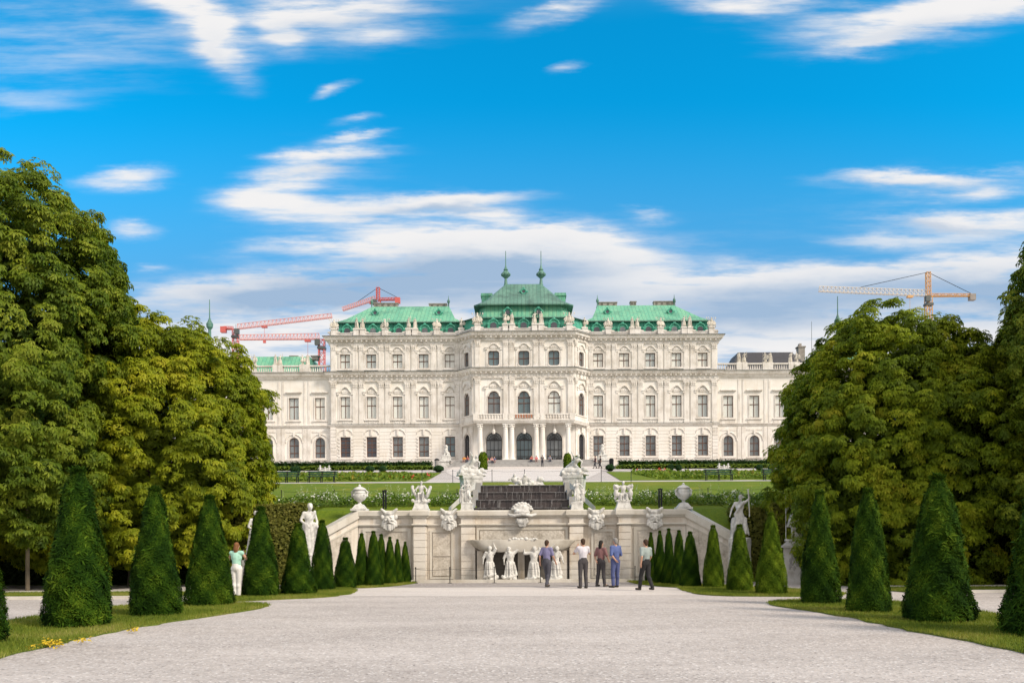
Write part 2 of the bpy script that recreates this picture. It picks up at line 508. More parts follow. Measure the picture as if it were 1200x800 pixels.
def stuff_ground():
    xs = [-2500,-600,-150,-70,-40,-25,-16,-12,-9.4,-8.9,-8.0,-6.8,-4,-2.2,-2.06,-2.0,0,2.0,2.06,2.2,4,6.8,8.0,8.9,9.4,12,16,25,40,70,150,600,2500]
    rows = [('a',-400),('a',-60),('a',0),('a',10),('a',20),('a',30),('a',33.3),('s',-.02),('s',0.0),('a',35.6),('a',36.5),('a',38),('a',40),('a',45),('a',50),('a',54),('a',80),('a',85),('a',118),('a',124),('a',128),('a',135),('a',170),('a',400),('a',3000)]
    vs = []
    for kind, v in rows:
        for x in xs:
            y = v if kind == 'a' else stepy(x)+v
            z = gz(x, y)
            if kind == 's' and v < 0: z = 0 if abs(x) <= 8.9 else z
            if y > 150 and abs(x) > 300 or y > 500: z = 14.2
            vs.append((x, y, z))
    n = len(xs)
    fs = [(j*n+i, j*n+i+1, (j+1)*n+i+1, (j+1)*n+i) for j in range(len(rows)-1) for i in range(n-1)]
    b = MB(); b.add(vs, fs)
    return b

def gravel(name, c0, c1, sc_=1.0, bump=.5):
    m, nt, b, out = new_mat(name)
    pos = nt.n('ShaderNodeNewGeometry').outputs['Position']
    v = nt.n('ShaderNodeTexVoronoi'); nt.l(pos, v.inputs['Vector']); v.inputs['Scale'].default_value = 34*sc_
    v2 = nt.n('ShaderNodeTexVoronoi'); nt.l(pos, v2.inputs['Vector']); v2.inputs['Scale'].default_value = 11*sc_
    sep = nt.n('ShaderNodeSeparateXYZ'); nt.l(v.outputs['Color'], sep.inputs[0])
    sep2 = nt.n('ShaderNodeSeparateXYZ'); nt.l(v2.outputs['Color'], sep2.inputs[0])
    broad = nt.noise(nt.vmap(pos, (.35, 1.0, 1)), .55, 6, .65)
    mid = nt.noise(pos, 4.5, 5, .7)
    f = nt.m('ADD', nt.m('MULTIPLY', sep.outputs[0], .42), nt.m('MULTIPLY', sep2.outputs[0], .16))
    f = nt.m('ADD', f, nt.m('MULTIPLY', nt.smooth(mid, .3, .7), .24))
    f = nt.m('ADD', f, nt.m('MULTIPLY', nt.smooth(broad, .3, .72), .42), clamp=True)
    c = nt.mix(f, c0, c1)
    lone = nt.m('GREATER_THAN', sep.outputs[1], .955)
    c = nt.mix(nt.m('MULTIPLY', lone, .6), c, (.12,.105,.10))
    brt = nt.m('GREATER_THAN', sep.outputs[2], .95)
    c = nt.mix(nt.m('MULTIPLY', brt, .6), c, (.75,.72,.70))
    nt.l(c, b.inputs['Base Color']); b.inputs['Roughness'].default_value = .95
    b.inputs['Specular IOR Level'].default_value = .2
    bp = nt.n('ShaderNodeBump'); bp.inputs['Strength'].default_value = bump; bp.inputs['Distance'].default_value = .015
    h = nt.m('ADD', nt.m('MULTIPLY', v.outputs['Distance'], .6), mid)
    nt.l(h, bp.inputs['Height']); nt.l(bp.outputs[0], b.inputs['Normal'])
    return m
M['gravel'] = gravel('gravel', (.285,.255,.24), (.53,.485,.46))
M['path'] = gravel('fine_gravel_path', (.46,.42,.395), (.61,.565,.535), 1.6, .25)
M['pavement'] = gravel('damp_paving', (.22,.20,.195), (.36,.335,.325), .8, .2)

def lawnmat(name, a, bcol, dry, dryk=.5):
    m, nt, b, out = new_mat(name)
    pos = nt.n('ShaderNodeNewGeometry').outputs['Position']
    f = nt.noise(pos, 14, 5, .7); g = nt.noise(pos, .8, 5, .65); h = nt.noise(nt.vmap(pos, (.3, .3, .3)), .35, 3, .5)
    c = nt.mix(nt.smooth(f, .3, .7), a, bcol)
    c = nt.mix(nt.m('MULTIPLY', nt.smooth(g, .45, .8), dryk), c, dry)
    c = nt.mix(nt.m('MULTIPLY', nt.smooth(h, .5, .8), dryk*.7), c, dry)
    nt.l(c, b.inputs['Base Color']); b.inputs['Roughness'].default_value = .9; b.inputs['Specular IOR Level'].default_value = .15
    bp = nt.n('ShaderNodeBump'); bp.inputs['Strength'].default_value = .8; bp.inputs['Distance'].default_value = .04
    nt.l(f, bp.inputs['Height']); nt.l(bp.outputs[0], b.inputs['Normal'])
    return m
M['lawn'] = lawnmat('lawn', (.09,.13,.018), (.17,.21,.035), (.28,.24,.09), .7)
M['bank'] = lawnmat('bank_lawn', (.075,.125,.008), (.14,.195,.013), (.24,.215,.03), .75)
M['blade'] = leafmat('grass_blade', [(.075,.115,.012),(.15,.205,.024),(.24,.27,.04),(.36,.32,.11)], .3, .6, .2, .55)

g = stuff_ground().build('ground', M['gravel'], None, (0,0,0)); tag(g, kind='structure')
g.data.materials.append(M['bank'])          # the terrace behind the garden wall is turf
for q in g.data.polygons:
    ys_ = [g.data.vertices[i].co.y for i in q.vertices]
    if min(ys_) > 33.8 and max(ys_) < 50.1: q.material_index = 1

def sheet(name, poly, m, z, kind='structure'):
    b = MB(); pts = [Vector((x, y, 0)) for x, y in poly]
    b.add([(p.x, p.y, z) for p in pts], geometry.tessellate_polygon([pts]))
    return tag(b.build(name, m), kind=kind)

def drape(name, left, right, ys, m, eps, nx=24):
    b = MB(); vs = []
    for y in ys:
        l, r = left(y), right(y)
        for i in range(nx+1):
            x = l + (r-l)*i/nx
            vs.append((x, y, gz(x, y)+eps))
    n = nx+1
    b.add(vs, [(j*n+i, j*n+i+1, (j+1)*n+i+1, (j+1)*n+i) for j in range(len(ys)-1) for i in range(nx)])
    return tag(b.build(name, m), kind='structure')

# lower level: damp paving along the basin, a swept band of finer gravel
sheet('pavement', [(-6.3,31.0),(-3,30.6),(3,30.6),(6.3,31.0),(6.6,34.0),(-6.6,34.0)], M['pavement'], .006)
sheet('path', [(-7.2,26.2),(-2,25.4),(3,25.5),(7.2,26.0),(6.9,31.2),(3,30.75),(-3,30.75),(-6.9,31.2)], M['path'], .003)

def gpoly(pts): return [tuple(G(x, y)[:2]) for x, y in pts]
def roundpoly(poly, k=2):
    for _ in range(k):
        out = []
        for i in range(len(poly)):
            a, b = Vector(poly[i]), Vector(poly[(i+1) % len(poly)])
            out += [tuple(a*.75+b*.25), tuple(a*.25+b*.75)]
        poly = out
    return poly

BEDS = [
 [(-80,800),(0,770),(60,757),(150,736),(250,722),(300,714),(319,709.5),(300,707.5),(232,707),(190,708),(120,713),(40,724),(-20,734),(-130,755)],
 [(215,707),(300,703.5),(395,699.5),(422,692.5),(405,689.5),(360,690),(300,694),(240,699)],
 [(405,689.3),(440,688.5),(470,686),(493,682.3),(478,679.5),(455,680),(420,683.5),(398,686)],
 [(1300,790),(1200,764),(1100,746),(1000,724),(940,714.5),(893,707.5),(925,703.5),(1000,704),(1060,706),(1150,719),(1230,730),(1330,748)],
 [(793,689.5),(812,696),(850,698.5),(910,698.8),(960,699),(1000,697),(960,692),(900,690),(850,686.5),(800,684.5)],
 [(733,679.5),(738,683),(765,686.5),(800,689),(820,686),(800,681),(770,678),(745,677.5)],
]
def ragged(poly, a=.045):
    out = []; n = len(poly)
    for i in range(n):
        p, q = Vector(poly[i]), Vector(poly[(i+1) % n]); L = (q-p).length; k = max(1, min(40, int(L/.3)))
        nn = Vector((q.y-p.y, p.x-q.x))/max(L, 1e-6)
        for j in range(k): out.append(tuple(p.lerp(q, j/k) + nn*RN.gauss(0, a if j else a*.5)))
    return out
BP = [ragged(roundpoly(gpoly(b))) for b in BEDS]
def raised(poly, h, m):
    b = MB(); pts = [Vector((x, y, 0)) for x, y in poly]; n = len(poly)
    b.add([(p.x, p.y, h) for p in pts] + [(p.x, p.y, -.02) for p in pts], list(geometry.tessellate_polygon([pts])) + [(i, (i+1) % n, (i+1) % n+n, i+n) for i in range(n)])
    return tag(b.build('lawn', m), kind='structure')
for bp_ in BP: raised(bp_, .035, M['lawn'])
STRIPS = [[(-40,25.2),(-9.6,25.2),(-9.4,27.9),(-40,27.9)], [(40,26.0),(12.0,26.0),(11.6,28.4),(40,28.4)]]
for s_ in STRIPS: raised(s_, .04, M['lawn'])
for s_, (ya, yb) in zip(STRIPS, ((25.0, 28.05), (25.8, 28.55))):
    x0, x1 = s_[0][0], s_[1][0]
    for y in (ya, yb):
        b = MB(); b.box(min(x0,x1), max(x0,x1), y, y+.14, -.02, .09); tag(b.build('kerb', M['coping'], None, (x1, y, 0)), kind='structure')

def inside(poly, x, y):
    c = np.zeros(len(x), bool); n = len(poly)
    for i in range(n):
        x0, y0 = poly[i]; x1, y1 = poly[(i+1) % n]
        if y0 == y1: continue
        k = ((y0 > y) != (y1 > y)) & (x < (x1-x0)*(y-y0)/(y1-y0)+x0)
        c ^= k
    return c

def blades(name, polys, dens, h, m, zb=.03, edge=True):
    X, Y = [], []
    for poly in polys:
        a = np.array(poly); lo, hi = a.min(0), a.max(0); lo[1] = max(lo[1], 9.0); lo[0] = max(lo[0], -17); hi[0] = min(hi[0], 17)
        n = int(dens*(hi-lo).prod())
        x = lo[0]+(hi[0]-lo[0])*NR.random(n); y = lo[1]+(hi[1]-lo[1])*NR.random(n)
        k = inside(poly, x, y); X.append(x[k]); Y.append(y[k])
        if edge:      # ragged fringe over the edge
            for i in range(len(poly)):
                p, q = a[i], a[(i+1) % len(poly)]
                if max(p[1], q[1]) < 9: continue
                ne = int(np.linalg.norm(q-p)*140); t = NR.random(ne)[:, None]
                e = p+(q-p)*t + NR.normal(0, .035, (ne, 2))
                X.append(e[:, 0]); Y.append(e[:, 1])
    x = np.concatenate(X); y = np.concatenate(Y); n = len(x)
    Pn = np.stack([x, y, np.full(n, zb)], 1)
    T = np.stack([NR.normal(0, .45, n), NR.normal(0, .45, n), np.ones(n)], 1)
    N = rdir(n)*np.array([1, 1, .1]) + np.array([0, -.01, 0])
    return cards(name, Pn, N, T, [(0,-.09,0),(0,.09,0),(1,0,.15)], [(0,1,2)], h*(.5+NR.random(n)), m)
gr = put('grass', blades('grass', BP+STRIPS, 1500, .06, M['blade']), None); tag(gr, 'short mown grass on the beds beside the gravel', 'grass', kind='stuff')

# weeds with yellow blossoms along the edge of the left bed
pts = []
for (px, py, sx, sy, n) in ((62, 758, 17, 3, 130), (98, 754, 8, 2.5, 34), (155, 742, 8, 2.2, 36), (38, 764, 6, 2, 14)):
    for i in range(n):
        q = G(RN.gauss(px, sx*.5), RN.gauss(py, sy*.45)); pts.append((q.x, q.y, .05+.05*RN.random()))
pts = np.array(pts); n = len(pts)
M['yellow_petal'] = leafmat('yellow_petal', [(.45,.30,.01),(.62,.45,.02)], .1)
o = put('yellow_flowers', cards('yellow_flowers', pts, rdir(n)*.5+np.array([0,-.2,.8]), rdir(n), OVAL[0], OVAL[1], .055, M['yellow_petal']), None)
tag(o, 'yellow flowering weeds along the edge of the left lawn bed', 'flowers', kind='stuff')

# upper level lawns, draped over the bank and the parterre
bank_ys = list(np.linspace(36.5, 50, 11))
for sgn in (-1, 1):
    a = lambda y: 2.3*sgn
    c = lambda y: 30*sgn
    drape('lawn', a if sgn > 0 else c, c if sgn > 0 else a, bank_ys, M['bank'], .012, 30)
    inner = lambda y, s=sgn: s*np.interp(y, [55, 80, 117], [6.4, 7.8, 11.0])
    outer = lambda y, s=sgn: s*70.0
    for ya, yb in ((55.0, 79.0), (86.0, 118.0)):
        l, r_ = (inner, outer) if sgn > 0 else (outer, inner)
        drape('lawn', l, r_, list(np.linspace(ya, yb, 5)), M['bank'], .03, 10)
    # strip of turf right behind the wall, following its bend
    xs_ = [2.2,4,6.8,7.4,8.0,8.9] if sgn > 0 else [-8.9,-8.0,-7.4,-6.8,-4,-2.2]
    b = MB(); vs = []
    for t_ in (0.0, 1.0, 2.0):
        for x in xs_:
            y = (stepy(x)+.02, 35.6, 36.5)[int(t_)]; vs.append((x, y, gz(x, y)+.014))
    b.add(vs, [(j*6+i, j*6+i+1, (j+1)*6+i+1, (j+1)*6+i) for j in range(2) for i in range(5)]); tag(b.build('lawn', M['bank']), kind='structure')
    cs_ = [8.9, 9.4, 12.0] if sgn > 0 else [-12.0, -9.4, -8.9]
    b = MB(); vs = []
    for t_ in range(4):
        for x in cs_:
            y = (stepy(x)+.02, 35.6, 36.5, 38.0)[t_]; vs.append((x, y, gz(x, y)+.028))
    b.add(vs, [(j*3+i, j*3+i+1, (j+1)*3+i+1, (j+1)*3+i) for j in range(3) for i in range(2)]); tag(b.build('lawn', M['bank']), kind='structure')
    # pale margin along the top of the bank
    l, r_ = ((lambda y: 3.2), (lambda y: 60.0)) if sgn > 0 else ((lambda y: -60.0), (lambda y: -3.2))
    drape('path', l, r_, [50.05, 52, 54, 54.8], M['path'], .02, 4)
drape('path', lambda y: -float(np.interp(y, [50, 80, 118], [3.2, 7.4, 10.5])), lambda y: float(np.interp(y, [50, 80, 118], [3.2, 7.4, 10.5])), [54.9, 80, 85, 118, 124], M['path'], .02, 8)

# ------------------------------------------------------------------ clipped yew cones
def cone_meshes(seed, m, n=15000, ragged=0.0):
    """unit yew: height 1, base radius 0.25, blunt top; sprigs all over a dark core"""
    global NR
    NR = np.random.default_rng(seed)
    prof = lambda t: .25*np.clip(1.02-.77*t, 0, 1)*(1+.05*np.sin(9*t+seed))*np.where(t < .08, .90+1.25*t, 1)*np.where(t > .84, 1-((t-.84)/.16)**2*.5, 1)
    t = NR.random(n*3); t = t[NR.random(n*3) < 1-.66*t][:n]
    a = NR.random(n)*2*np.pi
    lump = 1+.06*np.sin(3*a+seed)*np.sin(7*t+seed)+.04*np.sin(8*a+5*t*6)+.04*np.sin(2*a+seed*3+3*t)
    r = prof(t)*lump*(.93+.10*NR.random(n))
    Pn = np.stack([r*np.cos(a), r*np.sin(a), t*.98+.01], 1)
    out = np.stack([np.cos(a), np.sin(a), np.full(n, .25)], 1)
    nt_ = n//22
    at = NR.random(nt_)*2*np.pi; rt = prof(np.full(nt_, .97))*.9*np.sqrt(NR.random(nt_))
    Pn[:nt_] = np.stack([rt*np.cos(at), rt*np.sin(at), .955+.02*NR.random(nt_)], 1)
    out[:nt_] = np.array([0, 0, 1.0])
    T = out*.75 + np.array([0, 0, .75]) + rdir(n)*.6
    hi = t > .88; T[hi] = out[hi]*.25+np.array([0,0,1.0])+rdir(int(hi.sum()))*.5
    N = out + np.array([0, 0, .4]) + rdir(n)*.55; N[hi] = out[hi]+np.array([0,-.0,.9])+rdir(int(hi.sum()))*.4
    T[:nt_] = np.array([0,0,.8])+rdir(nt_)*.6; N[:nt_] = rdir(nt_)*.7+np.array([0,0,.8])
    sz = .024*(.6+.7*NR.random(n))
    if ragged:
        k = NR.random(n) < ragged; sz[k] *= 1.9
    sz[:nt_] *= 1.1; sz[nt_:] *= np.where(t[nt_:] > .9, .6, 1)
    br = .5*NR.random(n)+.5*np.clip(.5+.35*np.sin(a*2.3+t*11+seed)+.3*np.sin(a*5-t*23), 0, 1)
    foliage = cards('foliage', Pn, N, T, SPRIG[0], SPRIG[1], sz, m, br)
    b = MB(); b.lathe([(float(prof(np.array(q)))*.85, q*.97) for q in (0, .04, .1, .3, .5, .7, .85, .92, .965)], n=20)
    return foliage, b.mesh('core_fill', (0,0,0), 40)
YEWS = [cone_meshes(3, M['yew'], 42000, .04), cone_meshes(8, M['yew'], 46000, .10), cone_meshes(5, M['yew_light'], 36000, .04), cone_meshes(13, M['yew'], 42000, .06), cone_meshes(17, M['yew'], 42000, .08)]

def yew(px, base, top, width, kind, label, zoff=0.0):
    p = G(px, base); d = p.y
    h = (base-top)/F*d; w = width/F*d
    r0 = w/2
    t = thing('yew_cone', label, 'topiary', (p.x, p.y + r0*.0, 0.02), 'clipped yew cones along the gravel')
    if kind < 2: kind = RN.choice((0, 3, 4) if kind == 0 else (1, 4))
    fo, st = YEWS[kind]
    put('foliage', fo, None, t); put('core_fill', st, M['core'], t)
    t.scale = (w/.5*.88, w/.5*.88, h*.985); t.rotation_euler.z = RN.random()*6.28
    return t
ORD = ['first','second','third','fourth','fifth','sixth','seventh','eighth','ninth','tenth','eleventh','twelfth','thirteenth','fourteenth','fifteenth','sixteenth']
def words_lr(i, n):
    return ORD[i]
left = [(-48,757,545,118,1),(92,735,545,91,1),(182,722,568,71,0),(246,710,578,64,0),(306,699,592,52,0),(350,697,612,45,0),(378,692,608,35,0),(405,689,629,33,0),
        (424,687,624,24,0),(438,687,621,25,0),(447,685,625,21,0),(457,685,628,20,0),(466,684,631,16,0),(475,683,634,17,0)]
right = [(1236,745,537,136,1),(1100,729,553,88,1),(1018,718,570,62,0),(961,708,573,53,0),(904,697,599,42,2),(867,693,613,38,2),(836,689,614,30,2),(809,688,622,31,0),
         (796,686,620,22,0),(784,685,618,20,0),(773.5,684,621,19,0),(763,682,623,17,0),(754.5,680,634,15,0),(743,678,630,14,0)]
for side, lst in (('left', left), ('right', right)):
    for i, c in enumerate(lst):
        extra = ''
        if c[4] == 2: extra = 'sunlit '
        if i == 0: lab = f'ragged yew cone cut by the {side} edge of the photo'
        elif i == len(lst)-1: lab = f'small dark yew cone closest to the fountain wall, end of the {side} row'
        else: lab = f'clipped {extra}yew cone in the {side} row, {ORD[i]} counting from the camera'
        yew(*c, lab)

# ------------------------------------------------------------------ chestnut trees
def chestnut(label, x, y, crown, trunk, rot=0.0, sc_=1.0):
    t = thing('chestnut_tree', label, 'tree', (x, y, gz(x, y)), 'chestnut trees along the garden walks', rot)
    put('crown', crown, None, t); put('trunk', trunk, M['bark'], t)
    if sc_ != 1: t.scale = (sc_,)*3
    return t
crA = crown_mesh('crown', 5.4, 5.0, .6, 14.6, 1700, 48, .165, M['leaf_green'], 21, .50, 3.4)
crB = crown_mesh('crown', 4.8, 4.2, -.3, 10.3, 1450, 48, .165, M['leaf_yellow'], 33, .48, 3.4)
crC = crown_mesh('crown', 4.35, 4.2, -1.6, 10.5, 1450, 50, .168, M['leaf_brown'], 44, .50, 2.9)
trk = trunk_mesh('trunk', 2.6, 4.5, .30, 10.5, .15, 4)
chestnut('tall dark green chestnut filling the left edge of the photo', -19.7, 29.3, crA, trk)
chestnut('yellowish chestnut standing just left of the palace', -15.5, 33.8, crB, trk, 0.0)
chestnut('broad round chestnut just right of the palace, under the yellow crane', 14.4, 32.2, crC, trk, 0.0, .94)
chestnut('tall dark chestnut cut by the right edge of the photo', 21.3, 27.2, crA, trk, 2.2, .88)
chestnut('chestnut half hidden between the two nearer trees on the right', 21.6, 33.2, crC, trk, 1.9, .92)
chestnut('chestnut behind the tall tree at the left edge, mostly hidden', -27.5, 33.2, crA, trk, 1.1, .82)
# slim young trunk at the far left
b = MB(); b.tube((0,0,-.1),(0.02,0,3.6),.075,.05,8)
p = G(7, 696); t = thing('young_tree', 'slim young tree with a straight pale trunk at the far left', 'tree', (p.x, p.y+1.2, 0))
tk = b.mesh('trunk', (0,0,0), 60); put('trunk', tk, stone('young_bark', (.20,.16,.11), dark=.6, scale=4), t)
put('crown', crown_mesh('crown', .45, .45, 2.9, 4.2, 14, 30, .2, M['leaf_green'], 9, .3, 2.2), None, t)

# ------------------------------------------------------------------ hedges
def leafy_box(name, x0, x1, y0, y1, z0f, h, m, dens, size, seed=1, slump=0.0, label=None, cat='hedge', group=None, front_only=False):
    """clipped hedge: leaves over its faces and a dark body inside; z0f gives the ground under it"""
    global NR
    NR = np.random.default_rng(seed)
    Pn, O = [], []
    def face(area, fn, nor):
        n = max(10, int(area*dens)); u, v = NR.random(n), NR.random(n)
        Pn.append(fn(u, v)); O.append(np.tile(np.array(nor, float), (n, 1)))
    W, D = x1-x0, y1-y0
    face(W*h, lambda u, v: np.stack([x0+u*W, np.full_like(u, y0), v*h], 1), (0,-1,.1))
    face(D*h, lambda u, v: np.stack([np.full_like(u, x0), y0+u*D, v*h], 1), (-1,0,.1))
    face(D*h, lambda u, v: np.stack([np.full_like(u, x1), y0+u*D, v*h], 1), (1,0,.1))
    face(W*D, lambda u, v: np.stack([x0+u*W, y0+v*D, np.full_like(u, h)], 1), (0,0,1))
    if not front_only: face(W*h*.3, lambda u, v: np.stack([x0+u*W, np.full_like(u, y1), v*h], 1), (0,1,.1))
    Pn = np.concatenate(Pn); O = np.concatenate(O); n = len(Pn)
    Pn += NR.normal(0, size*.35, (n, 3)) + O*(slump*np.sin(Pn[:, :1]*2.1+seed)*np.cos(Pn[:, 2:]*2.7))
    base = np.array([z0f(a, c) for a, c in zip(Pn[:, 0], Pn[:, 1])]); Pn[:, 2] = np.maximum(Pn[:, 2], .02) + base
    cx, cy = (x0+x1)/2, y0; o = Vector((cx, cy, z0f(cx, cy)))
    me = cards('foliage', Pn-np.array(o), O+rdir(n)*.6+np.array([0,0,.3]), O*.4+rdir(n)*.8+np.array([0,0,.35]), OVAL[0], OVAL[1], size*(.6+.8*NR.random(n)), m)
    t = thing(name, label, cat, o, group)
    put('foliage', me, None, t)
    b = MB(); k = size*.4; nx = max(1, int(W/4)); 
    for i in range(nx):
        a, c = x0+k+(W-2*k)*i/nx, x0+k+(W-2*k)*(i+1)/nx
        za, zc_ = z0f(a, y0), z0f(c, y0); zd, ze = z0f(a, y1), z0f(c, y1)
        b.add([(a,y0+k,za-.1),(c,y0+k,zc_-.1),(c,y1-k,ze-.1),(a,y1-k,zd-.1),(a,y0+k,za+h-k),(c,y0+k,zc_+h-k),(c,y1-k,ze+h-k),(a,y1-k,zd+h-k)],
              [(3,2,1,0),(4,5,6,7),(0,1,5,4),(1,2,6,5),(2,3,7,6),(3,0,4,7)])
    b.build('dark_body', M['core'], t)
    return t
flat = lambda x, y: 0.0
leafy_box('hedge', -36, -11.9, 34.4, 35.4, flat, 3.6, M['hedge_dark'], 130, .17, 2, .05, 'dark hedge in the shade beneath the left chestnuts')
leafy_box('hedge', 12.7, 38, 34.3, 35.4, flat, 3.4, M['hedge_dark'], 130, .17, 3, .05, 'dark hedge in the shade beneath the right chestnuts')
leafy_box('hedge', -11.7, -8.75, 33.4, 35.2, flat, 3.15, M['hedge_olive'], 800, .11, 4, .08, 'olive green hedge behind the statue left of the fountain wall')
leafy_box('hedge', 8.7, 9.75, 34.2, 35.6, flat, 2.95, M['hedge_olive'], 800, .11, 5, .14, 'narrow olive bush at the right end of the fountain wall')
leafy_box('hedge', 9.95, 12.6, 33.4, 35.2, flat, 3.1, M['hedge_olive'], 800, .11, 6, .12, 'wide olive hedge behind the right statue and its pedestal')
gza = lambda x, y: gz(x, y)
leafy_box('hedge', -36.5, -13.0, 117.2, 118.6, gza, 1.1, M['hedge'], 45, .22, 7, 0, 'long clipped dark hedge in front of the left palace wing')
leafy_box('hedge', 13.2, 38.5, 117.2, 118.6, gza, 1.1, M['hedge'], 45, .22, 8, 0, 'long clipped dark hedge in front of the right palace wing')
for sgn, w in ((-1, 'left'), (1, 'right')):
    a, c = sorted((sgn*10.2, sgn*26)); leafy_box('low_hedge', a, c, 88.0, 88.9, gza, .42, M['box_leaf'], 55, .16, 9, 0, f'low light green box hedge nearest the path in the {w} parterre')
    a, c = sorted((sgn*11.0, sgn*33)); leafy_box('low_hedge', a, c, 101, 102, gza, .40, M['box_leaf'], 50, .18, 10, 0, f'low light green box hedge nearest the tall hedge in the {w} parterre')

def ball_bush(px, py, d, w, h, m, label, seed, name='round_bush'):
    p = P(px, py, d); z = gz(p.x, d)
    n = 900; u = rdir(n); u[:, 2] = np.where(u[:, 2] < -.3, -u[:, 2], u[:, 2])
    Pn = u*np.array([w/2, w/2, h*.52])*(.93+.1*NR.random((n, 1))) + np.array([0, 0, h*.48])
    t = thing(name, label, 'bush', (p.x, d, z), 'round bushes in the parterre')
    put('foliage', cards('foliage', Pn, u+rdir(n)*.5, rdir(n)+np.array([0,0,.5]), OVAL[0], OVAL[1], .14*(.6+.8*NR.random(n)), m), None, t)
    b = MB(); b.ell((0,0,h*.48), (w/2*.9, w/2*.9, h*.46)); b.build_local = None
    put('dark_body', b.mesh('dark_body', (0,0,0), 60), M['core'], t)
for i, (px, w, h, lab) in enumerate(((346,12,8,'wide dark round bush behind the left benches'),(433.5,10,7.5,'dark round bush in the left parterre, left of a pair'),(448.5,9,7.5,'dark round bush in the left parterre, right of a pair'),(514,12,7.5,'dark round bush beside the path at the inner end of the left hedge'),
        (715,10,8,'dark round bush beside the path at the inner end of the right hedge'),(786,8,7.5,'taller dark round bush in the right parterre, left of a pair'),(795,7,7,'smaller dark round bush in the right parterre, right of a pair'),(890,7,6.5,'round bush behind the right bench, left of a pair by the big tree'),(904,7,7,'round bush behind the right bench, right of a pair by the big tree'))):
    d = 80.5
    ball_bush(px, 551, d, w*d/F, h*d/F, M['hedge'], lab, i)
for px, py, d, w, h, lab in ((566,553,88,10,20,'upright clipped topiary behind the left white statue group on the pedestal'),(665,552,88,9,18,'upright clipped topiary behind the right white statue group, left of a pair'),(676,552,91,9,15,'upright clipped topiary behind the right white statue group, right of a pair')):
    p = P(px, py, d); t = thing('topiary', lab, 'topiary', (p.x, d, gz(p.x, d)-.02), 'upright topiaries beside the central path')
    n = 1600; u = rdir(n); a = np.arctan2(u[:, 1], u[:, 0]); tt = NR.random(n)
    rr = (w*d/F/2)*np.where(tt > .7, np.sqrt(np.clip(1-((tt-.7)/.32)**2, 0, 1)), 1)
    hh = h*d/F
    Pn = np.stack([rr*np.cos(a), rr*np.sin(a), tt*hh], 1)
    put('foliage', cards('foliage', Pn, np.stack([np.cos(a), np.sin(a), .3+0*a], 1)+rdir(n)*.5, rdir(n)+np.array([0,0,.7]), OVAL[0], OVAL[1], .16*(.6+.8*NR.random(n)), M['yew_light']), None, t)
    b = MB(); b.lathe([(w*d/F*.44, 0), (w*d/F*.46, hh*.7), (w*d/F*.3, hh*.9), (.05, hh*.97)], n=14); put('dark_body', b.mesh('dark_body', (0,0,0), 40), M['core'], t)

# flower beds
def flowerbed(name, label, xr, yr, dens, cols, size, hmax, seed, spires=0, mats=None):
    global NR
    NR = np.random.default_rng(seed)
    W, D = xr[1]-xr[0], yr[1]-yr[0]; n = int(W*D*dens)
    x = xr[0]+W*NR.random(n); y = yr[0]+D*NR.random(n)
    hmod = .55+.45*np.clip(.5+.5*np.sin(x*1.9+seed)+.4*np.sin(x*4.7), 0, 1)
    zz = np.array([gz(a, c) for a, c in zip(x, y)])
    hz = hmax*hmod*NR.random(n)**.7
    Pn = np.stack([x, y, zz+hz], 1)
    T = rdir(n)*.9+np.array([0, -.1, .8]); N = rdir(n)+np.array([0, -.3, .6])
    me = cards(name, Pn, N, T, OVAL[0], OVAL[1], size*(.6+.8*NR.random(n)), mats[0])
    me.materials.append(mats[1])
    mi = (NR.random(n) < np.clip((hz/hmax-.45)*cols, 0, .5)).astype(np.int32)
    me.polygons.foreach_set('material_index', mi); me.update()
    o = put(name, me, None); tag(o, label, 'flower bed', kind='stuff')
    return o
M['bed_leaf'] = leafmat('bed_leaf', [(.05,.10,.010),(.11,.20,.016),(.22,.31,.03)], .25)
M['white_petal'] = leafmat('white_petal', [(.55,.58,.48),(.8,.8,.75)], .1)
M['gold_leaf'] = leafmat('gold_leaf', [(.10,.10,.010),(.20,.17,.012),(.30,.22,.02)], .15)
M['red_petal'] = leafmat('red_petal', [(.45,.05,.03),(.65,.10,.06)], .1)
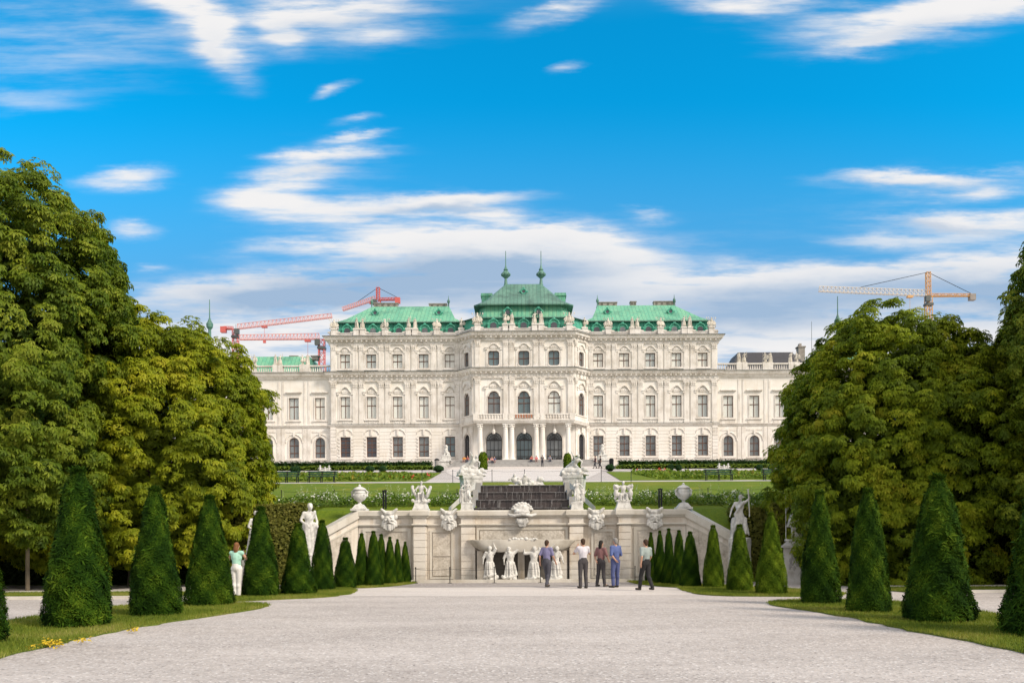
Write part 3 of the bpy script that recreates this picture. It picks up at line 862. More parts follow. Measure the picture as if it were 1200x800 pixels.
for sgn, w in ((-1, 'left'), (1, 'right')):
    xr = sorted((sgn*2.9, sgn*12.5))
    flowerbed('flower_bed', f'white flowering border on the bank behind the {w} half of the fountain wall', xr, (37.6, 39.2), 520, .62, .10, .55, 20+sgn, mats=(M['bed_leaf'], M['white_petal']))
    # tall flower spikes rising from the border
    NR = np.random.default_rng(50+sgn); ns = 46
    Pn = []
    for i in range(ns):
        x = sgn*(3.2+9.0*RN.random()); y = 37.7+1.4*RN.random(); hh = .5+.5*RN.random()
        for k in range(26): Pn.append((x+RN.gauss(0,.028), y+RN.gauss(0,.028), gz(x, y)+hh*(.3+.7*k/26)))
    Pn = np.array(Pn); n = len(Pn)
    o = put('flower_spikes', cards('flower_spikes', Pn, rdir(n)+np.array([0,-.4,.2]), rdir(n)+np.array([0,0,.4]), OVAL[0], OVAL[1], .055, leafmat('spike_petal', [(.12,.18,.05),(.40,.45,.25),(.6,.6,.45)], .15)), None)
    tag(o, f'pale flower spikes standing in the {w} border behind the fountain wall', 'flowers', kind='stuff')
    xr = sorted((sgn*9.2, sgn*24.0))
    flowerbed('flower_bed', f'low yellow green planting in the {w} parterre behind the bench', xr, (57.0, 72), 46, .45, .24, .2, 30+sgn, mats=(M['box_leaf'], M['gold_leaf']))
    xr = sorted((sgn*9.6, sgn*13.4)) if sgn > 0 else sorted((-7.0, -8.6))
    yr = (73, 76) if sgn > 0 else (57, 66)
    flowerbed('red_flowers', f'small patch of red flowers in the {w} parterre', xr, yr, 40 if sgn < 0 else 30, .9, .2, .3, 40+sgn, mats=(M['box_leaf'], M['red_petal']))
# ------------------------------------------------------------------ palace
PY = 135.0; CY = 132.5
Z = lambda py: zat(py, PY)
PAL = thing('palace', 'long white baroque palace with green copper roofs at the top of the garden', 'palace', (0, PY, 14.0))

def outline(shape, cx, z0, z1, w):
    h = w/2
    if shape == 'rect': return [(cx-h,z0),(cx+h,z0),(cx+h,z1),(cx-h,z1)]
    if shape == 'arch':
        zs = z1-h; return [(cx-h,z0),(cx+h,z0)] + [(cx+h*math.cos(math.pi*i/12), zs+h*math.sin(math.pi*i/12)) for i in range(13)]
    if shape == 'eared':     # arched head narrower than the opening
        zs = z1-h*.8; k = h*.8
        return [(cx-h,z0),(cx+h,z0),(cx+h,zs)] + [(cx+k*math.cos(math.pi*i/12), zs+k*math.sin(math.pi*i/12)) for i in range(13)] + [(cx-h,zs)]
    if shape == 'oct':
        c = w*.2; return [(cx-h+c,z0),(cx+h-c,z0),(cx+h-c*.3,z0+c*.35),(cx+h,z0+c),(cx+h,z1-c),(cx+h-c*.3,z1-c*.35),(cx+h-c,z1),(cx-h+c,z1),(cx-h+c*.3,z1-c*.35),(cx-h,z1-c),(cx-h,z0+c),(cx-h+c*.3,z0+c*.35)]

def wall_cell(mb, x0, x1, z0, z1, holes, y=0.0, depth=.45):
    loops = [[Vector((x0,z0,0)),Vector((x1,z0,0)),Vector((x1,z1,0)),Vector((x0,z1,0))]] + [[Vector((a,b,0)) for a, b in h] for h in holes]
    pts = [p for l in loops for p in l]
    mb.add([(p.x, y, p.y) for p in pts], geometry.tessellate_polygon(loops))
    for h in holes:
        n = len(h)
        mb.add([(a, y, b) for a, b in h] + [(a, y+depth, b) for a, b in h], [(i, (i+1) % n, (i+1) % n+n, i+n) for i in range(n)])

def ring(mb, shape, cx, z0, z1, w, t, y0, y1):
    o = outline(shape, cx, z0, z1, w); i_ = outline(shape, cx, z0+t, z1-t, w-2*t); n = len(o)
    for k in range(n):
        l = (k+1) % n
        a, b, c, d = o[k], o[l], i_[l], i_[k]
        mb.add([(a[0],y0,a[1]),(b[0],y0,b[1]),(c[0],y0,c[1]),(d[0],y0,d[1]),(a[0],y1,a[1]),(b[0],y1,b[1]),(c[0],y1,c[1]),(d[0],y1,d[1])],
               [(0,1,2,3),(1,0,4,5),(3,2,6,7)])

def hood(mb, cx, zb, a, h, y=0.0, k=.30):
    """curved baroque window hood with flat ears"""
    top = []
    for i in range(17):
        t = -1+2*i/16; at = abs(t)
        z = h*(.18 if at > .62 else .18+.82*(math.cos(math.pi*at/1.24)**1.0))
        top.append((cx+a*t, zb+z))
    th = .13
    low = [(x, z-th) for x, z in top]
    for i in range(16):
        mb.add([(top[i][0],y-k,top[i][1]),(top[i+1][0],y-k,top[i+1][1]),(low[i+1][0],y-k,low[i+1][1]),(low[i][0],y-k,low[i][1]),
                (top[i][0],y+.02,top[i][1]),(top[i+1][0],y+.02,top[i+1][1]),(low[i+1][0],y+.02,low[i+1][1]),(low[i][0],y+.02,low[i][1])],
               [(3,2,1,0),(4,5,1,0),(3,2,6,7)])
    mb.box(cx-a, cx-a*.72, y-k*.8, y, zb-.28, zb+.04); mb.box(cx+a*.72, cx+a, y-k*.8, y, zb-.28, zb+.04)
    # carved shell and scrolls in the field
    mb.prism([(cx+.42*a*math.cos(math.pi*i/8), zb-.12+.7*h*math.sin(math.pi*i/8)) for i in range(9)], y-.10, y)
    for dx in (-.33, -.12, .12, .33): mb.ell((cx+dx*a, y-.10, zb+.06+.18*h*(1-abs(dx))), (.13*a, .09, .16*h), nu=6, nv=5)

def window(kind, cx, z0, z1, w, shape, xf, pane, parent=None, y=0.0, frame_mat=None, transoms=(.5,), mull=True, ang=1.0):
    parent = parent or PAL
    mb = MB(xf)
    if kind != 'door':
        ring(mb, shape, cx, z0-.14, z1+.14, w+.28, .14, y-.10, y+.01)
        mb.box(cx-w/2-.42, cx+w/2+.42, y-.22, y+.01, z0-.34, z0-.16)
    if kind == 'main':
        hood(mb, cx, z1+.62, w/2+.55, 1.0, y)
        mb.box(cx-w/2-.38, cx-w/2-.18, y-.07, y+.01, z0-.14, z1+.5); mb.box(cx+w/2+.18, cx+w/2+.38, y-.07, y+.01, z0-.14, z1+.5)
        mb.box(cx-w/2-.3, cx+w/2+.3, y-.07, y+.01, z0-.95, z0-.36)
        for dx in (-.35, 0, .35): mb.ell((cx+dx, y-.07, z0-.65), (.17,.06,.14), nu=6, nv=5)
    elif kind == 'top':
        hood(mb, cx, z1+.45, w/2+.5, .75, y, .24)
        for q in (-1, 1): mb.box(cx+q*(w/2+.28)-.1, cx+q*(w/2+.28)+.1, y-.07, y+.01, z0-.14, z1+.4)
    elif kind == 'wing':
        mb.box(cx-w/2-.5, cx+w/2+.5, y-.35, y+.01, z1+.78, z1+.95); mb.box(cx-w/2-.4, cx+w/2+.4, y-.2, y+.01, z1+.66, z1+.778)
        mb.box(cx-w/2-.3, cx+w/2+.3, y-.07, y+.01, z0-.95, z0-.36)
    elif kind == 'low':
        pts = [(cx+(w/2+.35)*math.cos(math.pi*i/10), z1+.45+.75*math.sin(math.pi*i/10)) for i in range(11)]
        for p, q in zip(pts[:-1], pts[1:]): mb.tube((p[0],y-.06,p[1]),(q[0],y-.06,q[1]),.09,.09,5)
        mb.box(cx-.14, cx+.14, y-.2, y+.01, z1+.2, z1+1.15)
        for k in range(6):
            for q in (-1, 1): mb.box(cx+q*(w/2+.24)-.16, cx+q*(w/2+.24)+.16, y-.13, y+.01, z0+.1+k*.55, z0+.4+k*.55)
    elif kind == 'lowarch':
        for i in range(12):
            a0, a1 = math.pi*i/12, math.pi*(i+1)/12; r_ = w/2+.55; zs = z1-w/2
            mb.tube((cx+r_*math.cos(a0), y-.05, zs+r_*math.sin(a0)), (cx+r_*math.cos(a1), y-.05, zs+r_*math.sin(a1)), .10, .10, 5)
        mb.box(cx-.15, cx+.15, y-.2, y+.01, z1+.15, z1+.8)
    elif kind == 'door':
        ring(mb, shape, cx, z0-.2, z1+.2, w+.4, .2, y-.12, y+.01)
        mb.box(cx-.25, cx+.25, y-.3, y+.01, z1+.15, z1+.95)
    wn = mb.build('door' if kind == 'door' else 'window', M['trim'], parent)
    fr = MB(xf); fm = frame_mat or M['wood']; yy = y+.24
    ring(fr, shape, cx, z0, z1, w, .085, yy, yy+.1)
    if mull: fr.box(cx-.045, cx+.045, yy-.01, yy+.09, z0+.085, z1-.085)
    for t in transoms:
        zt = z0+(z1-z0)*t; fr.box(cx-w/2+.085, cx+w/2-.085, yy-.02, yy+.088, zt-.055, zt+.055)
    if kind == 'door':      # scrolled ironwork in the lunette and the lower panels
        zs = z1-w/2
        for rr in (.35, .62): 
            for i in range(10):
                a0, a1 = math.pi*i/10, math.pi*(i+1)/10
                fr.tube((cx+w/2*rr*math.cos(a0), yy, zs+w/2*rr*math.sin(a0)), (cx+w/2*rr*math.cos(a1), yy, zs+w/2*rr*math.sin(a1)), .035, .035, 4)
        for i in range(1, 8):
            a = math.pi*i/8; fr.tube((cx, yy, zs), (cx+w/2*.95*math.cos(a), yy, zs+w/2*.95*math.sin(a)), .03, .03, 4)
        fr.box(cx-w/2, cx+w/2, yy-.03, yy+.1, zs-.1, zs+.12)
        for q in (-.5, .5):
            fr.box(cx+q*w/2-.04, cx+q*w/2+.04, yy-.01, yy+.09, z0, zs); fr.box(cx+q*w/2-w*.16, cx+q*w/2+w*.16, yy+.0, yy+.09, z0, z0+.75)
    fr.build('frame', fm, wn)
    gl = MB(xf); o = outline(shape, cx, z0+.02, z1-.02, w-.04); gl.add([(a, yy+.06, b) for a, b in o], [list(range(len(o)))])
    gl.build('pane', M[pane], wn)
    return wn

# heights
zB, zSTR, zFR, zC1, zC1t, zC2, zC2t, zPAR = 12.9, 20.5, 27.55, 28.3, 29.1, 33.85, 34.75, 35.35
gfz = (15.5, 18.75); mnz = (21.7, 25.2); tpz = (29.75, 32.0)
SEG = [11.9+4.2*i for i in range(5)]
main_plan = [(-31.1,160),(-31.1,PY),(-10.28,PY),(-7.94,CY),(7.94,CY),(10.28,PY),(31.1,PY),(31.1,160)]

walls = MB()
def bay(xf, x0, x1, cx, gf, mn, tp, y=0.0):
    walls.xf = xf
    holes = [outline(*h) for h in (gf, mn, tp) if h]
    wall_cell(walls, x0, x1, zB, zC2t-.1, holes, y)

def pilaster(xf, cx, w, z0, z1, d=.16, y=0.0, cap=True):
    pil = MB(xf)
    pil.box(cx-w/2, cx+w/2, y-d, y+.02, z0, z1)
    pil.box(cx-w/2-.08, cx+w/2+.08, y-d-.07, y+.02, z0, z0+.35)
    if cap:
        pil.box(cx-w/2-.06, cx+w/2+.06, y-d-.05, y+.02, z1-.95, z1-.85)
        pil.frustum(cx, y-d/2, z1-.85, z1-.12, w/2, d/2, w/2+.12, d/2+.14)
        pil.box(cx-w/2-.16, cx+w/2+.16, y-d-.16, y+.02, z1-.12, z1)
        for q in (-1, 0, 1):
            pil.ell((cx+q*w*.36, y-d-.08, z1-.38), (.13,.10,.17), nu=6, nv=5); pil.ell((cx+q*w*.36, y-d-.05, z1-.66), (.11,.08,.13), nu=6, nv=5)
    pil.build('pilaster', M['trim'], PAL)

front = panel(0, PY, 0)
centre = panel(0, CY, 0)
angR = panel((7.94+10.28)/2, (CY+PY)/2, math.atan2(PY-CY, 10.28-7.94))
angL = panel(-(7.94+10.28)/2, (CY+PY)/2, -math.atan2(PY-CY, 10.28-7.94))
HL = math.hypot(10.28-7.94, PY-CY)/2

rp = random.Random(5)
for s in (-1, 1):
    for i, a in enumerate(SEG):
        cx = s*a
        lo = a-2.1 if i else 10.28; hi = a+2.1 if i < 4 else 31.1
        x0, x1 = sorted((s*lo, s*hi))
        bay(front, x0, x1, cx, ('rect',cx,*gfz,1.62), ('rect',cx,*mnz,1.58), ('rect',cx,*tpz,1.62))
        gp = 'pane_dark' if (s < 0 and i >= 3) else rp.choice(['pane_mid','pane_mid','pane_teal'])
        window('low', cx, *gfz, 1.62, 'rect', front, gp, transoms=(.25,.5,.62,.82) if s < 0 and i > 2 else (.28,.62))
        window('main', cx, *mnz, 1.58, 'rect', front, rp.choice(['pane_blind','pane_veil','pane_drawn','pane_blind']), transoms=(.6,))
        window('top', cx, *tpz, 1.62, 'rect', front, rp.choice(['pane_blind','pane_veil','pane_drawn']), transoms=(.5,))
    for i in range(6):
        a = (SEG[i-1]+2.1) if i else 10.75
        if i == 5: a = 30.55
        dx = .52 if 0 < i < 5 else 0
        for q in ((-dx, dx) if dx else (0,)):
            pilaster(front, s*a+q, .78, zSTR+.25, zFR); pilaster(front, s*a+q, .74, zC1t+.1, zC2-.35, .14)
    # ground floor corner strips
    pil = MB(front)
    for k in range(13): pil.box(min(s*30.2,s*31.1), max(s*30.2,s*31.1), -.12, .02, zB+.1+k*.575, zB+.1+k*.575+.53)
    pil.build('corner_quoins', M['trim'], PAL)

# centre block: upper two floors flat front, ground floor behind the portico
CX = (-4.75, 0.0, 4.75)
edges = [-7.94, -2.4, 2.4, 7.94]
for i, cx in enumerate(CX):
    bay(centre, edges[i], edges[i+1], cx, ('arch',cx,14.3,19.1,2.5), ('eared',cx,21.75,25.55,2.0), ('oct',cx,29.55,31.9,1.75))
    window('door', cx, 14.3, 19.1, 2.5, 'arch', centre, 'pane_teal' if i == 1 else 'pane_mid', frame_mat=M['dark_wood'], transoms=(.2,.42))
    window('main', cx, 21.75, 25.55, 2.0, 'eared', centre, 'pane_teal' if i == 1 else ('pane_mid' if i == 0 else 'pane_blind'), transoms=(.5,.73))
    window('top', cx, 29.55, 31.9, 1.75, 'oct', centre, 'pane_teal', transoms=(.5,))
for a in (-7.3, -2.85, -1.9, 1.9, 2.85, 7.3):
    pilaster(centre, a, .78, zSTR+.3, zFR, .2); pilaster(centre, a, .74, zC1t+.1, zC2-.35, .16)
for s, xf in ((-1, angL), (1, angR)):
    bay(xf, -HL, HL, 0, ('arch',0,14.4,18.9,1.5), ('eared',0,21.75,25.4,1.35), ('oct',0,29.6,31.9,1.15))
    window('door', 0, 14.4, 18.9, 1.5, 'arch', xf, 'pane_dark', frame_mat=M['dark_wood'], transoms=(.2,.45))
    window('main', 0, 21.75, 25.4, 1.35, 'eared', xf, 'pane_mid', transoms=(.5,.73))
    window('top', 0, 29.6, 31.9, 1.15, 'oct', xf, 'pane_mid', transoms=(.5,))
    for q in (-1, 1):
        pilaster(xf, q*(HL-.35), .5, zSTR+.25, zFR, .14); pilaster(xf, q*(HL-.35), .5, zC1t+.1, zC2-.35, .12)
        pilaster(xf, q*(HL-.35), .5, zB+.3, zSTR-.2, .14)
# flanks and back
walls.xf = None
walls.add([(-31.1,PY,zB),(-31.1,160,zB),(-31.1,160,zC2t-.1),(-31.1,PY,zC2t-.1)], [(0,1,2,3)])
walls.add([(31.1,PY,zB),(31.1,160,zB),(31.1,160,zC2t-.1),(31.1,PY,zC2t-.1)], [(0,1,2,3)])
walls.add([(-31.1,160,zB),(31.1,160,zB),(31.1,160,zC2t-.1),(-31.1,160,zC2t-.1)], [(0,1,2,3)])
walls.build('wall', M['stucco'], PAL)

# cornices: string course, main entablature, crowning cornice
cor = MB()
cor.sweep(main_plan, [(0,zSTR-.15),(.14,zSTR-.15),(.22,zSTR),(.32,zSTR+.12),(.32,zSTR+.22),(0,zSTR+.24)])
cor.sweep(main_plan, [(0,zFR),(.22,zFR),(.28,zFR+.12),(.16,zFR+.2),(.16,zC1),(.3,zC1+.1),(.72,zC1+.35),(.78,zC1+.62),(.9,zC1t-.05),(0,zC1t)])
cor.sweep(main_plan, [(0,zC2-.35),(.2,zC2-.35),(.24,zC2-.2),(.14,zC2-.12),(.14,zC2+.1),(.34,zC2+.25),(.78,zC2+.42),(.82,zC2+.7),(.98,zC2t-.05),(0,zC2t)])
cor.sweep(main_plan, [(0,zB),(.2,zB),(.2,zB+1.5),(.08,zB+1.65),(0,zB+1.65)])
def along(xf, x0, x1, step, fn):
    n = max(1, int(abs(x1-x0)/step)); 
    for i in range(n): fn(xf, x0+(x1-x0)*(i+.5)/n)
def bracket(xf, x):
    cor.xf = xf; cor.box(x-.13, x+.13, -.6, -.1, zC1+.02, zC1+.33); cor.box(x-.13, x+.13, -.62, -.1, zC2+.08, zC2+.4); cor.xf = None
def fret(xf, x):
    cor.xf = xf; cor.box(x-.18, x+.18, -.26, -.1, zFR+.22, zC1+.08); cor.ell((x, -.2, zFR+.32), (.15,.10,.1), nu=6, nv=4); cor.xf = None
for xf, a, b in ((front,-31.1,-10.4),(front,10.4,31.1),(centre,-7.9,7.9),(angL,-HL,HL),(angR,-HL,HL)):
    along(xf, a, b, .78, bracket); along(xf, a, b, .84, fret)
cor.build('cornice', M['trim'], PAL)
fl = MB()
for zt in (zC1t, zC2t):
    fl.sweep(main_plan, [(-.1,zt+.01),(.98 if zt == zC1t else 1.06,zt-.045),(.98 if zt == zC1t else 1.06,zt+.05),(-.1,zt+.14)])
fl.sweep(main_plan, [(-.02,zSTR+.25),(.36,zSTR+.225),(.36,zSTR+.27),(-.02,zSTR+.33)])
fl.build('cornice_strip', M['dark_metal'], PAL)  # thin dark strips along the upper edges of string course and cornices

# rustication lines on the ground floor: thin recessed courses are built as proud bands between openings
rus = MB()
def bands(xf, x0, x1, openings, y=0.0):
    rus.xf = xf; k = 0; z = zB+1.72
    while z < zSTR-.7:
        spans = [(x0, x1)]
        for (c, w, a, b) in openings:
            if z+.5 > a-.2 and z < b+.25:
                ns = []
                for p, q in spans:
                    if c-w/2-.42 > p: ns.append((p, min(q, c-w/2-.42)))
                    if c+w/2+.42 < q: ns.append((max(p, c+w/2+.42), q))
                spans = [t for t in ns if t[1]-t[0] > .1]
        for p, q in spans: rus.box(p, q, y-.055, y+.01, z, z+.50)
        z += .545
for s in (-1, 1):
    x0, x1 = sorted((s*10.7, s*30.15))
    bands(front, x0, x1, [(s*a, 1.62, gfz[0], gfz[1]+.8) for a in SEG])
    rus.build('rusticated_courses', M['stucco'], PAL); rus = MB()

# wings
WS = [32.9+4.2*i for i in range(4)]
WY = PY+.5
wfront = panel(0, WY, 0)
for s, side in ((-1, 'left'), (1, 'right')):
    ww = MB(); wt = MB()
    for i, a in enumerate(WS):
        cx = s*a; lo = a-2.1 if i else 31.1; x0, x1 = sorted((s*lo, s*(a+2.1)))
        ww.xf = wfront
        wall_cell(ww, x0, x1, zB, zC1t, [outline('arch',cx,15.45,18.75,1.62), outline('rect',cx,21.65,25.15,1.6)])
        window('lowarch', cx, 15.45, 18.75, 1.62, 'arch', wfront, 'pane_mid', transoms=(.25,.62))
        window('wing', cx, 21.65, 25.15, 1.6, 'rect', wfront, rp.choice(['pane_blind','pane_veil','pane_drawn']), transoms=(.6,))
        wt.xf = wfront
        for q in (-1, 1):
            wt.box(cx+q*1.75-.16, cx+q*1.75+.16, -.07, .02, zSTR+.26, zC1-.5)
            wt.box(cx+q*1.75-.3, cx+q*1.75+.3, -.08, .02, zB+1.7, zSTR-.3)
        wt.box(cx-1.3, cx+1.3, -.06, .02, zSTR-.95, zSTR-.72)
    ww.xf = None; wt.xf = None
    e = s*(WS[-1]+2.1)
    x0, x1 = sorted((s*31.1, e))
    ww.box(x0, x1, WY+.6, 150, zB, zC1t-.02)
    pl = [(x0, WY), (x1, WY)]
    wt.sweep(pl, [(0,zSTR-.15),(.14,zSTR-.15),(.22,zSTR),(.32,zSTR+.12),(.32,zSTR+.22),(0,zSTR+.24)])
    wt.sweep(pl, [(0,zC1-.2),(.16,zC1-.2),(.3,zC1+.1),(.62,zC1+.35),(.68,zC1+.62),(.8,zC1t-.05),(0,zC1t)])
    wt.sweep(pl, [(0,zB),(.2,zB),(.2,zB+1.5),(.08,zB+1.65),(0,zB+1.65)])
    fl = MB(); fl.sweep(pl, [(-.1,zC1t+.01),(.86,zC1t-.045),(.86,zC1t+.05),(-.1,zC1t+.12)]); fl.build('cornice_strip', M['dark_metal'], PAL)
    ww.build('wing_wall', M['stucco'], PAL); wt.build('wing_cornice', M['trim'], PAL)

# balustrades over the wings and the attic parapet of the main block
def balustrade(xf, x0, x1, zb, posts):
    b = MB(xf)
    b.box(x0, x1, .05, .45, zb, zb+.22); b.box(x0, x1, .0, .5, zb+1.0, zb+1.2)
    n = int(abs(x1-x0)/.36)
    for i in range(n):
        x = x0+(x1-x0)*(i+.5)/n
        if any(abs(x-p) < .5 for p in posts): continue
        b.lathe([(.07,0),(.07,.08),(.12,.25),(.06,.5),(.09,.66),(.05,.78)], (x, .25, zb+.22), 6)
    for p in posts: b.box(p-.42, p+.42, -.05, .55, zb, zb+1.3)
    return b
WPOST = {s: [s*a for a in (32.4, 37.4, 38.55, 42.3, 43.45, 46.9)] for s in (-1, 1)}
WPOST = {-1: [-34.9, -35.75, -39.3, -40.1, -43.5, -44.2, -47.2], 1: [34.7, 35.6, 38.9, 39.75, 43.1, 44.0, 47.2]}
for s in (-1, 1):
    x0, x1 = sorted((s*31.3, s*(WS[-1]+2.1)))
    balustrade(panel(0, WY-.1, 0), x0, x1, zC1t+.1, WPOST[s]).build('balustrade', M['trim'], PAL)

# attic parapet and the pedestals of its statues (photo columns measured from the palace axis)
PED = [('left',-30.5),('left',-26.9),('left',-25.9),('left',-22.3),('left',-18.5),('left',-17.5),('left',-14.0),('left',-10.0),
       ('right',9.8),('right',13.6),('right',17.45),('right',18.3),('right',22.0),('right',25.8),('right',26.7),('right',30.2)]
CPED = [-7.3,-2.9,-1.85,1.75,2.75,7.2]
par = MB()
par.sweep([(-31.1,150),(-31.1,PY+.25),(-10.4,PY+.25),(-8.05,CY+.25),(8.05,CY+.25),(10.4,PY+.25),(31.1,PY+.25),(31.1,150)], [(.12,zC2t+.05),(.12,zPAR),(.2,zPAR),(.2,zPAR+.14),(-.35,zPAR+.14),(-.35,zPAR),(-.28,zPAR),(-.28,zC2t+.05)])
def pedestal(xf, x):
    par.xf = xf
    par.box(x-.42, x+.42, -.12, .62, zC2t+.12, zPAR+.75); par.box(x-.5, x+.5, -.2, .7, zPAR+.6, zPAR+.82)
    par.box(x-.42, x+.42, -.2, -.122, zC2t+.16, zC2t+.5)
    for q in (-1, 1):   # scrolled shoulders
        par.prism([(x+q*.42, zPAR+.145),(x+q*1.05, zPAR+.145),(x+q*.95, zPAR+.32),(x+q*.62, zPAR+.38),(x+q*.42, zPAR+.58)], 0.02, .42)
    par.xf = None
for side, x in PED: pedestal(panel(0, PY, 0), x)
for x in CPED: pedestal(panel(0, CY, 0), x)
par.build('parapet', M['trim'], PAL)

# ---------------------------------------------------------------- roofs
def rect_loop(x0, x1, y0, y1, z): return [(x0,y0,z),(x1,y0,z),(x1,y1,z),(x0,y1,z)]
def eaves(root, x0, x1, y0, y1, z, d=.18):
    b = MB(); b.box(x0, x1, y0, y0+.5, z-.1, z+.08); b.box(x0, x0+.5, y0+.51, y1, z-.1, z+.08); b.box(x1-.5, x1, y0+.51, y1, z-.1, z+.08)
    b.build('eaves', M['copper_dull'], root)
def dormer(roof, x, y, z, w=1.5, h=1.75, pane='pane_dark'):
    b = MB(panel(0, y, 0))
    pts = [(x-w/2,z),(x+w/2,z),(x+w/2,z+h*.55)] + [(x+w/2*math.cos(math.pi*i/8), z+h*.55+h*.38*math.sin(math.pi*i/8)) for i in range(1, 8)] + [(x-w/2, z+h*.55)]
    b.prism(pts, -.35, 1.6)
    for i in range(2, 10):   # rolled hood
        p, q = pts[i], pts[i+1] if i+1 < len(pts) else pts[2]
        b.tube((p[0],-.40,p[1]),(q[0],-.40,q[1]),.12,.12,6)
    for q in (-1, 1): b.ell((x+q*(w/2+.05), -.4, z+h*.5), (.24,.16,.24), nu=8, nv=5); b.box(x+q*(w/2)-.12, x+q*(w/2)+.12, -.46, -.35, z, z+h*.5)
    b.ell((x, -.42, z+h*.98), (.28,.14,.22), nu=8, nv=5)
    o = b.build('dormer', M['copper_deep'], roof)
    g_ = MB(panel(0, y, 0)); g_.prism([(a*.62+x*.38, c*.66+z*.34+.1) for a, c in pts], -.39, -.36); g_.build('dormer_pane', M[pane], roof)
def oculus(roof, x, y, z, r=.42):
    b = MB(panel(0, y, 0))
    for i in range(12):
        a0, a1 = 2*math.pi*i/12, 2*math.pi*(i+1)/12
        b.tube((x+r*math.cos(a0),0,z+r*math.sin(a0)),(x+r*math.cos(a1),0,z+r*math.sin(a1)),.15,.15,6)
    for a in (0, 90, 180, 270): b.ell((x+(r+.18)*math.cos(R(a)), -.02, z+(r+.18)*math.sin(R(a))), .16, nu=6, nv=4)
    b.tube((x, 0.02, z), (x, 1.4, z), r+.08, r+.08, 12)
    b.build('oculus', M['copper_deep'], roof)
    g_ = MB(panel(0, y, 0)); g_.tube((x,-.04,z),(x,-.0,z), r*.8, r*.8, 12); g_.build('oculus_pane', M['pane_dark'], roof)
def chimney(roof, x0, x1, y, z0, z1, holes):
    b = MB(); b.box(x0, x1, y, y+1.0, z0, z1-.16); b.box(x0-.08, x1+.08, y-.08, y+1.08, z1-.14, z1); b.build('chimney', M['chimney'], roof)
    for i in range(holes): 
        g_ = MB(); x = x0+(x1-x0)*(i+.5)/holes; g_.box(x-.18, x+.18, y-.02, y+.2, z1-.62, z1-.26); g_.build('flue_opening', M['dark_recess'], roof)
def finial(roof, x, y, z, h, ball=.22):
    b = MB(); b.lathe([(ball*1.1,-.3),(ball*.5,.1),(ball*.5,h*.3),(ball*1.1,h*.42),(ball*1.1,h*.55),(ball*.35,h*.7),(ball*.12,h)], (x,y,z), 10)
    b.build('finial', M['copper_dull'], roof, smooth=60)

SIDE = {'left': (-30.4, -10.0, 25.7, 12.6), 'right': (10.0, 30.3, 12.6, 25.6)}
for side in ('left', 'right'):
    x0, x1, _, _ = SIDE[side]
    rx0, rx1 = (-25.8, -12.7) if side == 'left' else (12.6, 25.6)
    y0 = PY+1.6
    r_ = MB()
    zl, zr = 37.55, 41.95
    r_.loft([rect_loop(x0, x1, y0, 158, 34.4), rect_loop(x0+.35, x1-.35, y0+.35, 157, zl-.1)], True, True)
    roof = r_.build('mansard_roof', M['copper_deep'], PAL)
    b = MB()
    b.loft([rect_loop(x0-.1, x1+.1, y0-.1, 158, zl), rect_loop(x0+1.3, x1-1.3, y0+1.6, 156, zl+1.0), rect_loop(rx0, rx1, 143.2, 151, zr)], True, True)
    b.build('hip_roof', M['copper'], roof)
    eaves(roof, x0-.25, x1+.25, y0-.25, 158, zl-.02)
    s = -1 if side == 'left' else 1
    for i, a in enumerate(SEG): dormer(roof, s*(a-.05), y0+.1, 35.4, pane='pane_mid' if i in (1, 3) else 'pane_dark')
    for cx in ((-24.7, -14.1) if side == 'left' else (13.9, 24.4)): oculus(roof, cx, 139.6, 39.9)
    if side == 'left':
        chimney(roof, -25.7, -21.6, 144, 41.5, 42.85, 4); chimney(roof, -16.2, -13.2, 144, 41.5, 42.7, 3); chimney(roof, -19.2, -18.2, 145, 41.5, 42.3, 1)
        finial(roof, -25.9, 143.4, 41.9, 1.9); finial(roof, -12.8, 143.4, 41.9, 1.9)
    else:
        chimney(roof, 12.9, 16.0, 144, 41.5, 42.8, 3); chimney(roof, 18.3, 19.3, 144, 41.5, 42.9, 2); chimney(roof, 22.3, 26.0, 144, 41.5, 42.9, 4)
        finial(roof, 12.6, 143.4, 41.9, 1.9); finial(roof, 25.7, 143.4, 41.9, 1.9)
# centre roof, three tiers on the plan of the octagonal front
def coct(i, z, yb=152):
    return [(-10.5+i,yb,z),(-10.5+i,PY+.9+i*.6,z),(-8.0+i*.6,CY+.9+i,z),(8.0-i*.6,CY+.9+i,z),(10.5-i,PY+.9+i*.6,z),(10.5-i,yb,z)]
b = MB(); b.loft([coct(0, 34.4), coct(.35, 37.3)], True, True)
croof = b.build('centre_mansard', M['copper_deep'], PAL)
b = MB(); b.loft([coct(-.12, 37.3), coct(.9, 37.75), coct(2.3, 38.1)], True, True); b.build('mansard_ledge', M['copper_dull'], croof)
def mid(w, yf, z, c, yb=150): return [(-w,yb,z),(-w,yf+c,z),(-w+c,yf,z),(w-c,yf,z),(w,yf+c,z),(w,yb,z)]
b = MB(); b.loft([mid(7.6,134.2,37.5,1.0), mid(7.0,134.9,39.55,.9)], True, True); mt = b.build('middle_tier', M['copper'], croof)
b = MB(); b.loft([mid(8.0,133.9,39.55,1.0), mid(8.0,133.9,39.75,1.0)], True, True); b.build('eaves', M['copper_dull'], croof)
b = MB(); b.loft([mid(7.9,134.0,39.76,1.0), mid(6.2,135.5,40.9,.9,148.6), mid(3.0,140.2,44.75,.1,144)], True, True); b.build('upper_roof', M['copper_dull'], croof)
for x in (-4.8, 0, 4.8): dormer(croof, x, CY+1.1, 35.4, 1.6, 1.75)
for x in (-2.55, 2.35): dormer(croof, x, 134.5, 38.0, 1.05, 1.1)
oculus(croof, 0.0, 137.15, 42.6, .40)
